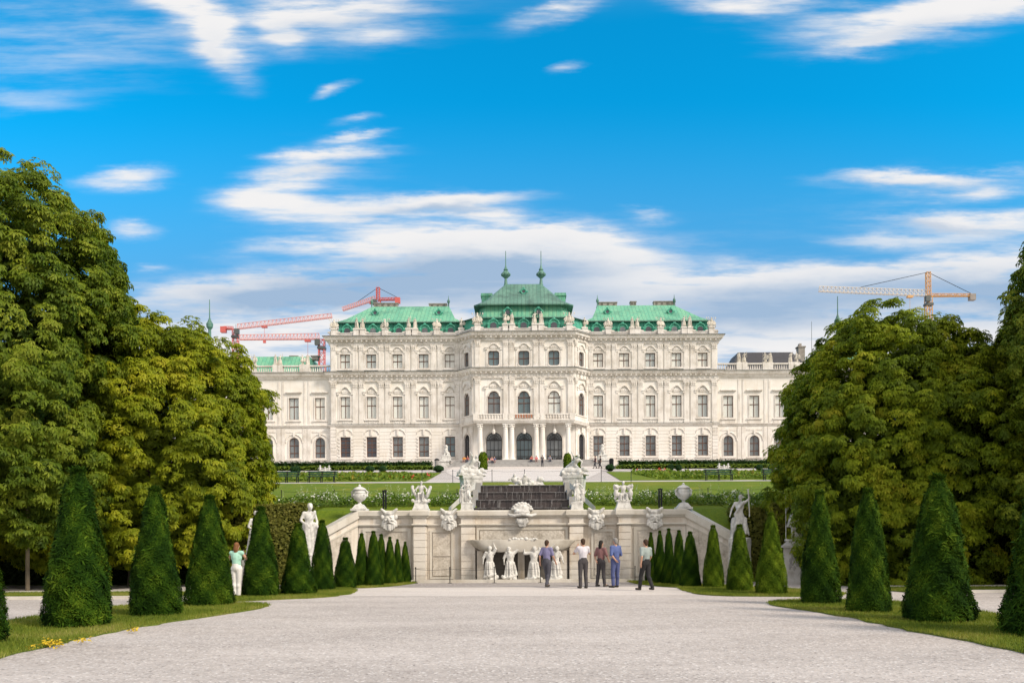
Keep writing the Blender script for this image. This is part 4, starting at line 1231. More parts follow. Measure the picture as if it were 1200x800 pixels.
for s in (-1, 1):
    b = MB(); b.box(s*6.25-.9, s*6.25+.9, 143.0, 145.0, 41.0, 43.6); b.frustum(s*6.25, 144, 43.6, 44.1, 1.05, 1.15, .95, 1.05); b.build('roof_turret', M['copper'], croof)
    b = MB(); x = s*2.95; y = 140.6
    b.lathe([(.55,-.5),(.30,.25),(.22,.9),(.20,1.2),(.5,1.45),(.72,1.85),(.55,2.25),(.3,2.5),(.4,2.65),(.18,3.0),(.085,3.5),(.05,5.8)], (x, y, 44.6), 12)
    b.build('spire', M['copper_dull'], croof, smooth=50)
    b = MB()
    for i in range(8):
        a = 2*math.pi*i/8; b.ell((x+.62*math.cos(a), y+.62*math.sin(a), 46.45), (.2,.2,.3), nu=6, nv=5)
    b.build('spire_ornament', M['copper_dull'], croof)
# wing roofs
for s, mname, c in ((-1, 'copper', -40.2), (1, 'slate', 40.3)):
    x0, x1 = sorted((s*33.6, s*48.0)); rx0, rx1 = sorted((s*36.0, s*45.0))
    b = MB(); b.loft([rect_loop(x0-2*(s>0)*0, x1, WY+2.0, 150, 28.9), rect_loop(rx0, rx1, 141.2, 146, 33.1 if s < 0 else 33.4)], True, True)
    wr = b.build('wing_roof', M[mname], PAL)
    if s < 0:
        for a in (-38.9, -35.3):
            b = MB(); b.box(a-.5, a+.5, 142, 143, 32.7, 33.3); b.box(a-.75, a+.75, 141.9, 143.1, 33.3, 33.45); b.build('chimney', M['chimney'], wr)
    else:
        b = MB(); b.box(46.4, 47.5, 142, 143.2, 31.5, 34.4); b.box(46.25, 47.65, 141.9, 143.3, 34.401, 34.6); b.box(46.6, 47.0, 142.2, 142.9, 34.601, 35.1); b.build('chimney', M['chimney'], wr)
    # domed corner pavilion at the end of the wing (its finial shows over the trees)
    cx = s*52.3; cy = 140.0
    b = MB(); b.lathe([(6.6,12.9),(6.6,29.0)], (cx,cy,0), 8); pv = b.build('corner_pavilion', M['stucco'], PAL)
    b = MB(); b.lathe([(7.2,28.6),(7.3,29.1),(6.6,29.2)], (cx,cy,0), 8); b.build('pavilion_cornice', M['trim'], pv)
    b = MB(); b.lathe([(6.5,29.2),(6.2,30.2),(5.0,31.6),(3.2,32.7),(1.2,33.3),(.5,33.8)], (cx,cy,0), 8); b.build('dome', M['copper'], pv)
    b = MB(); b.lathe([(.5,33.6),(.3,34.8),(.25,37.4),(.55,37.8),(.6,38.3),(.3,38.8),(.1,39.4),(.06,42.4)], (cx,cy,0), 8); b.build('spire', M['copper_dull'], pv)
    b = MB()
    for k in range(8):
        a = math.pi/8+k*math.pi/4; ca, sa = math.cos(a), math.sin(a); xf = panel(cx+6.1*ca, cy+6.1*sa, a+math.pi/2)
        b.xf = xf; b.prism(outline('arch', 0, 21.65, 25.6, 1.6), -.05, .02); b.prism(outline('arch', 0, 15.4, 18.7, 1.6), -.05, .02)
    b.build('pavilion_glazing', M['pane_mid'], pv)
    b = MB(); b.tube((s*50.0, 146, 28), (s*50.0, 146, 39.8), .06, .03, 6); b.build('roof_mast', M['dark_metal'], PAL)

# ---------------------------------------------------------------- portico with balcony
PYF = CY-1.7
for x in (-6.85,-2.88,-1.9,1.9,2.88,6.85):
    b = MB(); b.box(x-.5, x+.5, PYF-.5, PYF+.5, 14.15, 14.65); b.lathe([(.46,14.65),(.46,14.8),(.38,14.95),(.40,16.5),(.34,19.3),(.40,19.35),(.34,19.45),(.36,19.75),(.5,20.0)], (x,PYF,0), 16); b.box(x-.5, x+.5, PYF-.5, PYF+.5, 20.0, 20.16)
    for k in range(8):
        a = k*math.pi/4; b.ell((x+.4*math.cos(a), PYF+.4*math.sin(a), 19.75), (.12,.12,.2), nu=6, nv=5)
    b.build('column', M['stucco'], PAL, smooth=40)
bal_plan = [(-10.0,PY-.5),(-7.6,PYF-.35),(7.6,PYF-.35),(10.0,PY-.5)]
b = MB(); b.slab([(-7.5,PYF-.3),(7.5,PYF-.3),(9.9,PY-.35),(9.9,PY+.1),(7.94,CY-.001),(-7.94,CY-.001),(-9.9,PY+.1),(-9.9,PY-.35)], 20.17, 20.62)
b.sweep(bal_plan, [(.0,20.17),(.22,20.2),(.34,20.45),(.42,20.6),(.42,20.7),(.0,20.72)])
b.build('balcony_slab', M['trim'], PAL)
b = MB(); b.sweep(bal_plan, [(-.05,20.73),(.15,20.73),(.15,20.95),(-.05,20.95)]); b.sweep(bal_plan, [(-.1,21.5),(.2,21.5),(.2,21.68),(-.1,21.68)])
b.sweep(bal_plan, [(.0,20.95),(.1,20.95),(.1,21.5),(.0,21.5)])
for x in [-7.5,-2.9,-1.95,1.95,2.9,7.5]: b.box(x-.38, x+.38, PYF-.62, PYF-.12, 20.74, 21.72)
for i in range(34):
    x = -7.1+14.2*i/33
    b.lathe([(.06,20.95),(.11,21.1),(.05,21.3),(.07,21.5)], (x, PYF-.56, 0), 6)
b.build('balustrade', M['trim'], PAL)
b = MB()
for i in range(7): b.box(-1.35+i*.4, -1.15+i*.4, PYF-.68, PYF-.61, 20.97, 21.5)
b.build('balcony_ironwork', M['terracotta'], PAL)
for x in CX:
    b = MB(); b.lathe([(.05,18.6),(.22,18.65),(.28,19.0),(.16,19.3),(.04,19.35),(.04,20.17)], (x,PYF,0), 8)
    b.build('portico_lantern', M['trim'], PAL)

# stairs in front
st = thing('stairs', 'wide grey stone steps leading up to the palace doors', 'stairs', (0, 126, 13.0))
b = MB()
ns = 7
for i in range(ns):
    z1 = 13.0+1.2*(i+1)/ns; y0 = 124.6+i*.42
    b.box(-11.2+i*.12, 11.2-i*.12, y0, (124.6+(i+1)*.42) if i < ns-1 else 136.0 if False else 129.5, 12.4, z1)
b.build('steps', M['grey_stone'], st)
b = MB(); b.slab([(-12.6,129.5),(12.6,129.5),(12.6,PY-.25),(10.5,PY-.25),(8.1,CY-.25),(-8.1,CY-.25),(-10.5,PY-.25),(-12.6,PY-.25)], 12.5, 14.2)
b.build('landing', M['path'], st)
for s in (-1, 1):
    b = MB(); xa, xb = sorted((s*11.3, s*13.0)); b.box(xa, xb, 124.9, 129.4, 12.4, 13.75); b.box(xa-.1, xb+.1, 124.8, 129.45, 13.75, 13.95); b.build('cheek_block', M['white_stone'], st)
# ------------------------------------------------------------------ fountain wall
FW = thing('fountain_wall', 'pale sandstone garden wall with masks above the gravel', 'wall', (0, 35, 0))
TOP = 2.98
b = MB(); b.box(-6.8, 6.8, 35.16, 35.75, -.2, 2.68); b.build('wall_core', M['stone'], FW)
OUT, PYL, NIC, PIL_, CEN = 34.85, 34.55, 35.1, 34.9, 35.05
segs = [(-6.80,-4.48,OUT),(-4.48,-3.97,PYL),(-3.97,-2.55,NIC),(-2.55,-1.95,PIL_),(-1.95,1.95,CEN),(1.95,2.55,PIL_),(2.55,3.97,NIC),(3.97,4.48,PYL),(4.48,6.80,OUT)]
plan = []
for x0, x1, y in segs: plan += [(x0, y), (x1, y)]
b = MB()
b.sweep(plan, [(-.06,2.66),(.05,2.66),(.09,2.72),(.13,2.76),(.13,2.93),(.10,2.975),(-.06,2.98)])
for x0, x1, y in segs: b.box(x0+.001, x1-.001, y+.055, 35.80, 2.70, 2.976)
b.build('coping', M['coping'], FW)
b = MB(); b.sweep(plan, [(-.03,2.34),(.05,2.34),(.07,2.38),(.05,2.42),(-.03,2.42)]); b.build('moulding', M['coping'], FW)
b = MB()
for x0, x1, y in segs:
    if y != PYL: b.box(x0+.002, x1-.002, y, 35.2, 2.30, 2.69)
    else: b.box(x0+.002, x1-.002, y, 35.2, 2.42, 2.69)
b.build('frieze', M['stone'], FW)
def frame(mb, x0, x1, z0, z1, y, t, d):
    mb.box(x0, x1, y-d, y, z1-t, z1); mb.box(x0, x1, y-d, y, z0, z0+t)
    mb.box(x0, x0+t, y-d+.002, y, z0+t+.001, z1-t-.001); mb.box(x1-t, x1, y-d+.002, y, z0+t+.001, z1-t-.001)
fr = MB(); rg = MB(); fld = MB()
for s in (-1, 1):
    x0, x1 = sorted((s*4.49, s*6.79)); fld.box(x0, x1, OUT+.03, 35.2, -.05, 2.29)
    x0, x1 = sorted((s*4.62, s*6.62)); frame(fr, x0, x1, .2, 2.24, OUT+.029, .13, .05)
    rg.box(x0+.2, x1-.2, OUT-.01, OUT+.029, .4, 2.04)
    x0, x1 = sorted((s*2.56, s*3.96)); fld.box(x0, x1, NIC+.02, 35.2, -.05, 2.29)
    x0, x1 = sorted((s*2.88, s*3.86)); frame(fr, x0, x1, .12, 2.16, NIC+.019, .09, .05)
    rg.box(x0+.13, x1-.13, NIC-.03, NIC+.019, .26, 1.02); rg.box(x0+.13, x1-.13, NIC-.03, NIC+.019, 1.08, 2.02)
fld.box(-1.94, 1.94, CEN+.03, 35.2, 1.30, 2.29)
frame(fr, -1.9, 1.9, 1.52, 2.26, CEN+.029, .10, .05); rg.box(-1.76, 1.76, CEN-.03, CEN+.029, 1.66, 2.12)
fr.build('panel_frame', M['coping'], FW); rg.build('vermiculated_panel', M['rough_stone'], FW); fld.build('panel_field', M['stone'], FW)
b = MB()
def courses(x0, x1, y, z0, z1, h, yb=35.2, inset=.0):
    n = round((z1-z0)/h)
    for k in range(n):
        a, c = z0+(z1-z0)*k/n, z0+(z1-z0)*(k+1)/n-.022
        b.box(x0, x1, y, yb, a, c)
    b.box(x0+.02, x1-.02, y+.03, yb-.001, z0, z1)
for s in (-1, 1):
    x0, x1 = sorted((s*3.98, s*4.47)); courses(x0, x1, PYL, 0, 2.33, .31)
    x0, x1 = sorted((s*1.96, s*2.54)); courses(x0, x1, PIL_, 0, 2.29, .30)
b.build('rusticated_pylon', M['stone'], FW)
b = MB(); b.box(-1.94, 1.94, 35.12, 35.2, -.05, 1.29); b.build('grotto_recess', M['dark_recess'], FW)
b = MB()
for x in (-1.75, -.05, 1.72): b.box(x-.14, x+.14, 34.98, 35.119, 0, 1.29)
b.build('grotto_pier', M['stone'], FW)
# sloping wing walls
for s in (-1, 1):
    L = math.hypot(2.13, 1.35); an = math.atan2(1.35, 2.13)
    xf = panel(6.8, OUT, -an) if s > 0 else panel(-6.8-2.13, OUT-1.35, an)
    q = (lambda u: u) if s > 0 else (lambda u: L-u)
    za, zb = TOP, 1.62
    zt = lambda u: za+(zb-za)*u/L
    b = MB(xf); pts = [(q(0), -.1), (q(L), -.1), (q(L), zt(L)-.3), (q(0), zt(0)-.3)]; b.prism(pts, 0, .5); b.build('wing_wall', M['stone'], FW)
    b = MB(xf); pts = [(q(0), zt(0)-.32), (q(L), zt(L)-.32), (q(L), zt(L)), (q(0), zt(0))]; b.prism(pts, -.12, .62); b.build('coping', M['coping'], FW)
    b = MB(xf); b.prism([(q(.3), .2), (q(L-.2), .2), (q(L-.2), zt(L-.2)-.62), (q(.3), zt(.3)-.62)], -.03, 0); b.build('vermiculated_panel', M['rough_stone'], FW)
    b = MB(xf); b.prism([(q(0), zt(0)-.62), (q(L), zt(L)-.62), (q(L), zt(L)-.56), (q(0), zt(0)-.56)], -.06, 0); b.build('moulding', M['coping'], FW)
# low kerb of the lower basin and the water in it
b = MB(); b.box(-6.4, 6.4, 34.0, 34.22, -.05, .13); b.box(-6.4, -6.2, 34.221, 34.84, -.05, .128); b.box(6.2, 6.4, 34.221, 34.84, -.05, .128)
tag(b.build('basin_kerb', M['coping'], None, (0, 34, 0)), 'low pale stone kerb running along the foot of the fountain wall', 'kerb')
mw, nt, bs, _ = new_mat('pool_water'); bs.inputs['Base Color'].default_value = (.03,.04,.04,1); bs.inputs['Roughness'].default_value = .06
bp = nt.n('ShaderNodeBump'); bp.inputs['Strength'].default_value = .15; nt.l(nt.noise(nt.n('ShaderNodeNewGeometry').outputs['Position'], 9, 3), bp.inputs['Height']); nt.l(bp.outputs[0], bs.inputs['Normal'])
M['water'] = mw
sheet('water', [(-6.2,34.22),(6.2,34.22),(6.2,35.0),(-6.2,35.0)], mw, .06)

# ------------------------------------------------------------------ figures
def jointset(**k):
    J = dict(pel=(0,0,.95), wai=(0,.0,1.10), che=(0,0,1.29), neb=(0,.01,1.46), hea=(0,-.02,1.635),
             shL=(.175,0,1.42), elL=(.25,.03,1.15), haL=(.26,-.08,.91), shR=(-.175,0,1.42), elR=(-.25,.03,1.15), haR=(-.26,-.08,.91),
             hiL=(.09,0,.92), knL=(.10,-.02,.50), anL=(.11,.02,.08), hiR=(-.09,0,.92), knR=(-.10,-.02,.50), anR=(-.11,.02,.08))
    J.update(k)
    return {a: Vector(v) for a, v in J.items()}

def toe(J, s):
    an, kn = J['an'+s], J['kn'+s]
    f = J.get('f'+s); return Vector(f) if f is not None else an + Vector((.02 if s == 'L' else -.02, -.16, -.04))

def body_prims(b, J, g=0.0, parts='all', head=True, ft=True):
    pe, wa, ch, nb, he = (J[k] for k in ('pel','wai','che','neb','hea'))
    if parts in ('all', 'top'):
        b.ell(wa, (.135+g, .105+g, .16+g)); b.ell(ch, (.17+g, .115+g, .19+g)); b.cap(J['shL'], J['shR'], .062+g, .062+g)
        b.cap(wa, ch, .12+g, .13+g)
    if parts in ('all', 'top', 'low'):
        b.ell(pe, (.165+g, .12+g, .13+g)); b.cap(pe, wa, .125+g, .115+g)
    if parts == 'all' and head:
        b.cap(nb, he-Vector((0,-.015,.06)), .055, .052)
        b.ell(he, (.077, .097, .118), nu=14, nv=10)
        f = Vector((0,-1,0)) if 'face' not in J else J['face'].normalized()
        sd = Vector((0,0,1)).cross(f)
        b.ell(he+f*.097+Vector((0,0,-.012)), (.017,.022,.026)); b.ell(he+f*.055+Vector((0,0,-.08)), (.045,.045,.035))
        b.ell(he+f*.088+Vector((0,0,-.052)), (.026,.014,.010)); b.ell(he+f*.082+Vector((0,0,.032)), (.055,.018,.014))
        for q in (-1, 1): b.ell(he+sd*q*.078, (.015,.024,.032))
    for s in 'LR':
        if parts in ('all', 'top'):
            k = 1.0 if parts == 'all' else J.get('sleeve', .75) if not hasattr(J.get('sleeve', .75), 'x') else .75
            e = J['sh'+s].lerp(J['el'+s], k) if parts == 'top' else J['el'+s]
            b.cap(J['sh'+s], e, .052+g, .044+g)
        if parts == 'all':
            b.cap(J['el'+s], J['ha'+s], .042, .028)
            d = (J['ha'+s]-J['el'+s]).normalized()
            b.ell(J['ha'+s]+d*.045, (.030,.036,.045))
        if parts in ('all', 'low'):
            b.cap(J['hi'+s], J['kn'+s], .088+g, .056+g); b.cap(J['kn'+s], J['an'+s].lerp(J['kn'+s], 0 if parts == 'all' else .06), .056+g, .038+g*1.4)
            b.ell(J['kn'+s].lerp(J['an'+s], .3)+Vector((0,.02,0)), (.05+g,.055+g,.10))
        if parts == 'all' and ft:
            b.cap(J['an'+s], toe(J, s), .040, .032)

def fingers(b, J):
    for s, q in (('L', 1), ('R', -1)):
        h, e = J['ha'+s], J['el'+s]; d = (h-e).normalized()
        side = d.cross(Vector((1,0,0))) if abs(d.x) < .8 else d.cross(Vector((0,1,0))); side.normalize()
        nrm = d.cross(side).normalized()
        for k, L in enumerate((.062,.074,.070,.055)):
            p = h+d*.06+side*(-.027+.018*k); m_ = p+d*L*.55+nrm*.006; b.cap(p, m_, .0085, .008, 6); b.cap(m_, m_+d*L*.42+nrm*.016, .008, .0065, 6)
        p = h+d*.02-side*.03; m_ = p+d*.035-side*.022; b.cap(p, m_, .0105, .009, 6); b.cap(m_, m_+d*.03-side*.004, .009, .007, 6)

def drapery(b, top, rt, bottom, rb, n=13, seed=0, flat=.75):
    rn = random.Random(seed)
    b.cap(top, bottom, rt*.8, rb*.8)
    for i in range(n):
        a = 2*math.pi*i/n+rn.random()*.3
        p0 = Vector(top)+Vector((rt*math.cos(a), rt*flat*math.sin(a), rn.uniform(-.04,.04)))
        k = rb*rn.uniform(.85, 1.2)
        p1 = Vector(bottom)+Vector((k*math.cos(a+.25), k*flat*math.sin(a+.25), 0))
        b.cap(p0, p1, .035, .05, 7)

def sash(b, J, seed):
    rn = random.Random(seed)
    pts = [J['shL']+Vector((0,-.05,.05)), J['che']+Vector((.02,-.14,-.05)), J['pel']+Vector((-.17,-.06,.02)), J['pel']+Vector((-.10,.16,-.02)), J['pel']+Vector((.2,.08,-.12)), J['pel']+Vector((.26,.02,-.55))]
    for a, c in zip(pts[:-1], pts[1:]): b.cap(a, c, .05, .055, 7)
    for k in range(4): b.cap(pts[-2]+Vector((rn.uniform(-.06,.06), rn.uniform(-.06,.06), 0)), pts[-1]+Vector((rn.uniform(-.12,.12), rn.uniform(-.1,.1), -.3*rn.random())), .03, .03, 6)

def hairknot(b, J, k=1.0):
    b.ell(J['hea']+Vector((0,.03,.045)), (.09*k,.10*k,.09*k)); b.ell(J['hea']+Vector((0,.10,.06)), .05)

PR = {}
def proto(name, fn, voxel, smooth=2):
    b = MB(); fn(b); me = PR[name] = sculpt(b, voxel, smooth, 'figure')
    off = []          # chiselled folds and tool marks
    for v in me.vertices:
        c = v.co; k = mnoise.noise(Vector((c.x*15, c.y*15, c.z*5)))*.55 + mnoise.noise(Vector((c.x*38, c.y*38, c.z*22)))*.35
        off.append(c + v.normal*(.55*voxel*k))
    for v, c in zip(me.vertices, off): v.co = c
    me.update(); return me

def st_draped(b):
    J = jointset(elR=(-.27,.02,1.18), haR=(-.08,-.14,1.0), elL=(.25,-.02,1.16), haL=(.22,-.18,.98), knL=(.13,-.12,.52), hea=(.03,-.03,1.63)); body_prims(b, J); hairknot(b, J)
    drapery(b, (0,0,1.06), .20, (.02,.02,.08), .30, 15, 1); sash(b, J, 2); b.cap((.22,-.16,.95),(.27,-.12,.2),.07,.1); b.box(-.3,.3,-.26,.26,0,.07)
def st_raised(b):
    J = jointset(elL=(.38,0,1.58), haL=(.36,-.08,1.86), elR=(-.33,.05,1.2), haR=(-.36,-.05,.95), knR=(-.14,-.1,.52), hea=(.04,-.02,1.64)); body_prims(b, J); hairknot(b, J, .95)
    drapery(b, (-.02,.02,.98), .16, (-.05,.05,.3), .17, 9, 4); sash(b, J, 5); b.cap((.36,-.1,1.95),(.40,-.06,.9),.028,.028); b.cap((-.25,.14,.75),(-.27,.16,.05),.13,.16); b.box(-.36,.36,-.28,.28,0,.07)
def st_warrior(b):
    J = jointset(elL=(.34,-.05,1.2), haL=(.46,-.12,1.25), elR=(-.32,.06,1.2), haR=(-.34,-.14,1.1)); body_prims(b, J)
    b.ell(J['hea']+Vector((0,.0,.05)), (.10,.12,.10)); b.cap(J['hea']+Vector((0,-.06,.16)), J['hea']+Vector((0,.12,.1)), .03,.05)
    drapery(b, (0,0,1.0), .17, (0,0,.58), .23, 11, 7); b.ell((.42,-.16,.85), (.26,.06,.38)); b.cap((-.34,-.16,1.75),(-.34,-.12,.1),.022,.022); b.cap((0,.12,1.4),(0.1,.2,.2),.12,.2); b.box(-.4,.5,-.28,.28,0,.07)
def st_trophy(b):
    b.ell((0,0,.55),(.42,.26,.55)); b.ell((0,-.1,1.0),(.22,.18,.3)); b.ell((0,-.08,1.38),(.15,.17,.16)); b.cap((0,-.1,1.55),(0,.16,1.45),.05,.09)
    for q in (-1, 1):
        b.ell((q*.42,-.06,.62),(.26,.1,.40), Matrix.Rotation(q*-.35,3,'Y')); b.cap((q*.2,.1,.5),(q*.72,.15,1.45),.035,.03); b.cap((q*.1,.14,.5),(q*.42,.2,1.65),.03,.05); b.ell((q*.72,.15,1.5),(.10,.05,.16))
        J = jointset(pel=(q*.45,-.1,.34), wai=(q*.45,-.1,.48), che=(q*.44,-.08,.64), neb=(q*.43,-.08,.80), hea=(q*.42,-.10,.95), shL=(q*.45+.15,-.08,.76), shR=(q*.45-.15,-.08,.76), elL=(q*.45+.27,-.12,.58), elR=(q*.45-.27,-.12,.60), haL=(q*.45+.25,-.25,.42), haR=(q*.45-.25,-.25,.45),
                     hiL=(q*.45+.09,-.12,.30), hiR=(q*.45-.09,-.12,.30), knL=(q*.45+.14,-.42,.34), knR=(q*.45-.14,-.42,.30), anL=(q*.45+.14,-.40,.06), anR=(q*.45-.14,-.40,.04)); body_prims(b, J)
    b.box(-.75,.75,-.3,.3,0,.08)
def st_pair(b):
    for q in (-1, 1):
        J = jointset(elL=(q*.05+.32,-.05,1.25), haL=(.15+q*.25,-.12,1.5 if q > 0 else 1.0))
        for k in J:
            if k != 'haL': J[k] = J[k]+Vector((q*.26, 0, -.06*q))
        body_prims(b, J); hairknot(b, J); drapery(b, (q*.26,0,1.0), .16, (q*.3,.02,.1), .22, 10, 9+q)
    b.box(-.6,.6,-.28,.28,0,.07)
proto('draped', st_draped, .024, 1); proto('raised', st_raised, .024, 1); proto('warrior', st_warrior, .024, 1); proto('trophy', st_trophy, .04); proto('pair', st_pair, .036)

def carya(k):
    def fn(b):
        if k == 0: J = jointset(elL=(.30,-.05,1.62), haL=(.2,-.02,1.86), elR=(-.3,.0,1.2), haR=(-.32,-.1,.95))
        elif k == 1: J = jointset(elL=(.36,.0,1.58), haL=(.05,.02,1.82), elR=(-.30,.02,1.18), haR=(-.30,-.1,.92), hea=(-.06,-.05,1.60))
        elif k == 2: J = jointset(elR=(-.45,-.05,1.40), haR=(-.5,-.02,1.72), elL=(.3,-.02,1.6), haL=(.15,0,1.85), hea=(.04,-.06,1.60))
        else: J = jointset(elR=(-.36,0,1.58), haR=(-.1,0,1.82), elL=(.30,.02,1.18), haL=(.36,-.12,.96), hea=(.05,-.05,1.60))
        body_prims(b, J, .035); b.ell(J['hea']+Vector((0,.02,.03)), (.125,.13,.13))
        if k < 2: b.ell(J['hea']+Vector((0,-.05,-.12)), (.07,.06,.10))
        drapery(b, (0,0,.95), .20, (0,.03,.10), .27+.03*(k % 2), 13, 30+k, .85)
        sash(b, J, 40+k)
        rn = random.Random(k)     # shells, weed and a tail coiling at the feet
        pts = [Vector((.28*math.cos(t*.9+k), -.05+.22*math.sin(t*.9+k), .06+.05*t)) for t in range(8)]
        for p, q in zip(pts[:-1], pts[1:]): b.cap(p, q, .07, .06, 7)
        for i in range(6): b.ell((rn.uniform(-.4,.4), rn.uniform(-.2,.1), rn.uniform(.05,.3)), rn.uniform(.06,.13))
        b.box(-.38,.38,-.22,.26,0,.08)
    return fn
for k in range(4): proto(f'carya{k}', carya(k), .022, 1)

def st_seated(b):       # seated figure with a shield, one arm over it
    J = jointset(pel=(0,.08,.55), wai=(0,.06,.70), che=(0,.03,.90), neb=(0,.0,1.06), hea=(.02,-.05,1.22), shL=(.18,.02,1.01), shR=(-.18,.02,1.01),
                 elL=(.36,-.06,.82), haL=(.34,-.26,.68), elR=(-.34,-.04,.80), haR=(-.26,-.26,.70), hiL=(.1,.02,.52), hiR=(-.1,.02,.52), knL=(.17,-.36,.62), knR=(-.14,-.38,.55), anL=(.12,-.34,.12), anR=(-.14,-.26,.10))
    body_prims(b, J, .012); hairknot(b, J); drapery(b, (0,.1,.52), .2, (0,-.05,.12), .30, 11, 3); b.box(-.3,.3,-.1,.34,0,.46)
    b.ell((.46,-.02,.62), (.12,.30,.42), Matrix.Rotation(.35,3,'Y')); b.ell((-.46,.02,.66), (.11,.26,.34), Matrix.Rotation(-.4,3,'Y'))
    for q in ((-.55,-.0,.98),(.58,0,.95)): b.ell(q, .11); b.ell((q[0],q[1]-.06,q[2]-.1),(.09,.09,.12))
    for i in range(5): b.ell((-.5+.25*i, -.2, .12), (.13,.1,.1))
    b.box(-.5,.5,-.38,.36,0,.08)
def st_sphinxish(b):
    J = jointset(pel=(0,.1,.45), wai=(0,.06,.62), che=(0,.0,.82), neb=(0,-.02,1.0), hea=(0,-.05,1.17), shL=(.18,0,.95), shR=(-.18,0,.95), elL=(.36,-.02,.86), haL=(.52,-.1,1.05), elR=(-.36,-.02,.84), haR=(-.54,-.08,1.02),
                 hiL=(.1,0,.42), hiR=(-.1,0,.42), knL=(.2,-.3,.42), knR=(-.2,-.3,.42), anL=(.17,-.32,.10), anR=(-.17,-.32,.10))
    body_prims(b, J, .012); hairknot(b, J, 1.05); b.box(-.3,.3,-.05,.34,0,.38)
    for q in (-1, 1):
        b.ell((q*.42,.06,.86), (.22,.07,.22), Matrix.Rotation(q*.5,3,'Y')); b.ell((q*.46,-.02,.5), (.16,.14,.24)); b.ell((q*.55,0,.98),.10); b.cap((q*.25,.1,.5),(q*.5,.05,.2),.1,.09)
    drapery(b, (0,.1,.5), .2, (0,0,.1), .3, 9, 6); b.box(-.5,.5,-.38,.36,0,.08)
proto('seated', st_seated, .021, 1); proto('seated_b', st_sphinxish, .021, 1)

def st_triton(q):
    def fn(b):      # striding triton with a smaller figure clinging to his side
        J = jointset(elL=(.3,-.1,1.22), haL=(.1,-.25,1.1), elR=(-.34,-.02,1.25), haR=(-.38,-.15,1.45), knL=(.18,-.2,.55), anL=(.18,-.05,.12), hea=(.03,-.05,1.62))
        if q: J = jointset(elL=(.34,-.05,1.3), haL=(.46,-.1,1.12), elR=(-.25,-.1,1.25), haR=(-.05,-.25,1.25), knR=(-.16,-.2,.55), hea=(-.02,-.05,1.62))
        body_prims(b, J, .01); b.ell(J['hea']+Vector((0,.02,.04)), (.1,.11,.1)); drapery(b, (0,0,.95), .16, (0,.04,.2), .2, 10, 50+q); sash(b, J, 51+q)
        sx = -1 if not q else 1
        K = jointset()
        for k in K: K[k] = Vector((K[k].x*.7+sx*.42, K[k].y*.7-.02, K[k].z*.68+.08))
        if not q: K['haL'] = Vector((-.2,-.12,.95))
        body_prims(b, K, -.012, head=False); b.ell(K['hea'], (.07,.08,.09)); drapery(b, (sx*.42,0,.7), .12, (sx*.45,.04,.12), .16, 8, 60)
        b.cap((sx*.5,.05,.15),(sx*.2,.1,.1),.12,.12); b.box(-.42 if not q else -.36,.36 if not q else .42,-.26,.28,0,.08)
    return fn
proto('triton', st_triton(0), .022, 1); proto('triton_b', st_triton(1), .022, 1)

def st_wrestle(q):
    def fn(b):      # hero leaning over a fallen beast
        J = jointset(pel=(0,.05,.62), wai=(.05,.0,.76), che=(.14,-.06,.92), neb=(.22,-.1,1.05), hea=(.3,-.14,1.17), shL=(.3,-.02,.98), shR=(.06,-.12,1.02), elL=(.5,-.08,.82), haL=(.45,-.2,.58), elR=(.0,-.3,1.2), haR=(-.12,-.3,1.42),
                     hiL=(.08,.04,.58), hiR=(-.08,.04,.58), knL=(.3,-.16,.42), anL=(.36,.0,.1), knR=(-.38,-.04,.42), anR=(-.62,.08,.12))
        body_prims(b, J, .015); b.cap((-.1,.1,.85),(-.5,.2,.5),.07,.12)
        b.cap((-.55,-.1,.28),(.4,-.14,.24),.22,.19); b.ell((.62,-.16,.34),(.2,.15,.17)); b.cap((.7,-.18,.3),(.88,-.2,.24),.09,.07)
        for x in (-.5,-.2,.2,.5): b.cap((x,-.15,.2),(x+.16,-.34,.08),.07,.05)
        rn = random.Random(q)
        for i in range(9): b.ell((rn.uniform(-.8,.8), rn.uniform(-.3,.25), rn.uniform(.02,.2)), rn.uniform(.1,.18))
        b.box(-.85,.85,-.36,.34,0,.1)
    return fn
proto('wrestle', st_wrestle(1), .034)

def st_fountain(b):     # sea creatures around the spout
    rn = random.Random(3)
    for i in range(16): b.ell((rn.uniform(-.85,.85), rn.uniform(-.25,.25), rn.uniform(.03,.16)), rn.uniform(.09,.17))
    for x in (-.62, -.08): 
        b.ell((x,-.05,.32),(.16,.13,.2)); b.ell((x+.02,-.1,.52),.085); b.cap((x-.1,-.05,.42),(x-.28,-.12,.3),.05,.045); b.cap((x+.12,-.05,.42),(x+.3,-.12,.36),.05,.045); b.ell((x+.02,-.07,.56),(.09,.09,.07))
    pts = [Vector((.15+.1*t, -.05, .32-.22*math.sin(t*.55))) for t in range(6)]
    for p, q in zip(pts[:-1], pts[1:]): b.cap(p, q, .11, .10)
    b.ell((.72,-.05,.33),(.19,.16,.17)); b.ell((.86,-.08,.28),(.1,.09,.08)); b.cap((.7,0,.45),(.62,.05,.52),.05,.03); b.box(-.92,.95,-.3,.3,-.05,.06)
proto('fountain', st_fountain, .026)

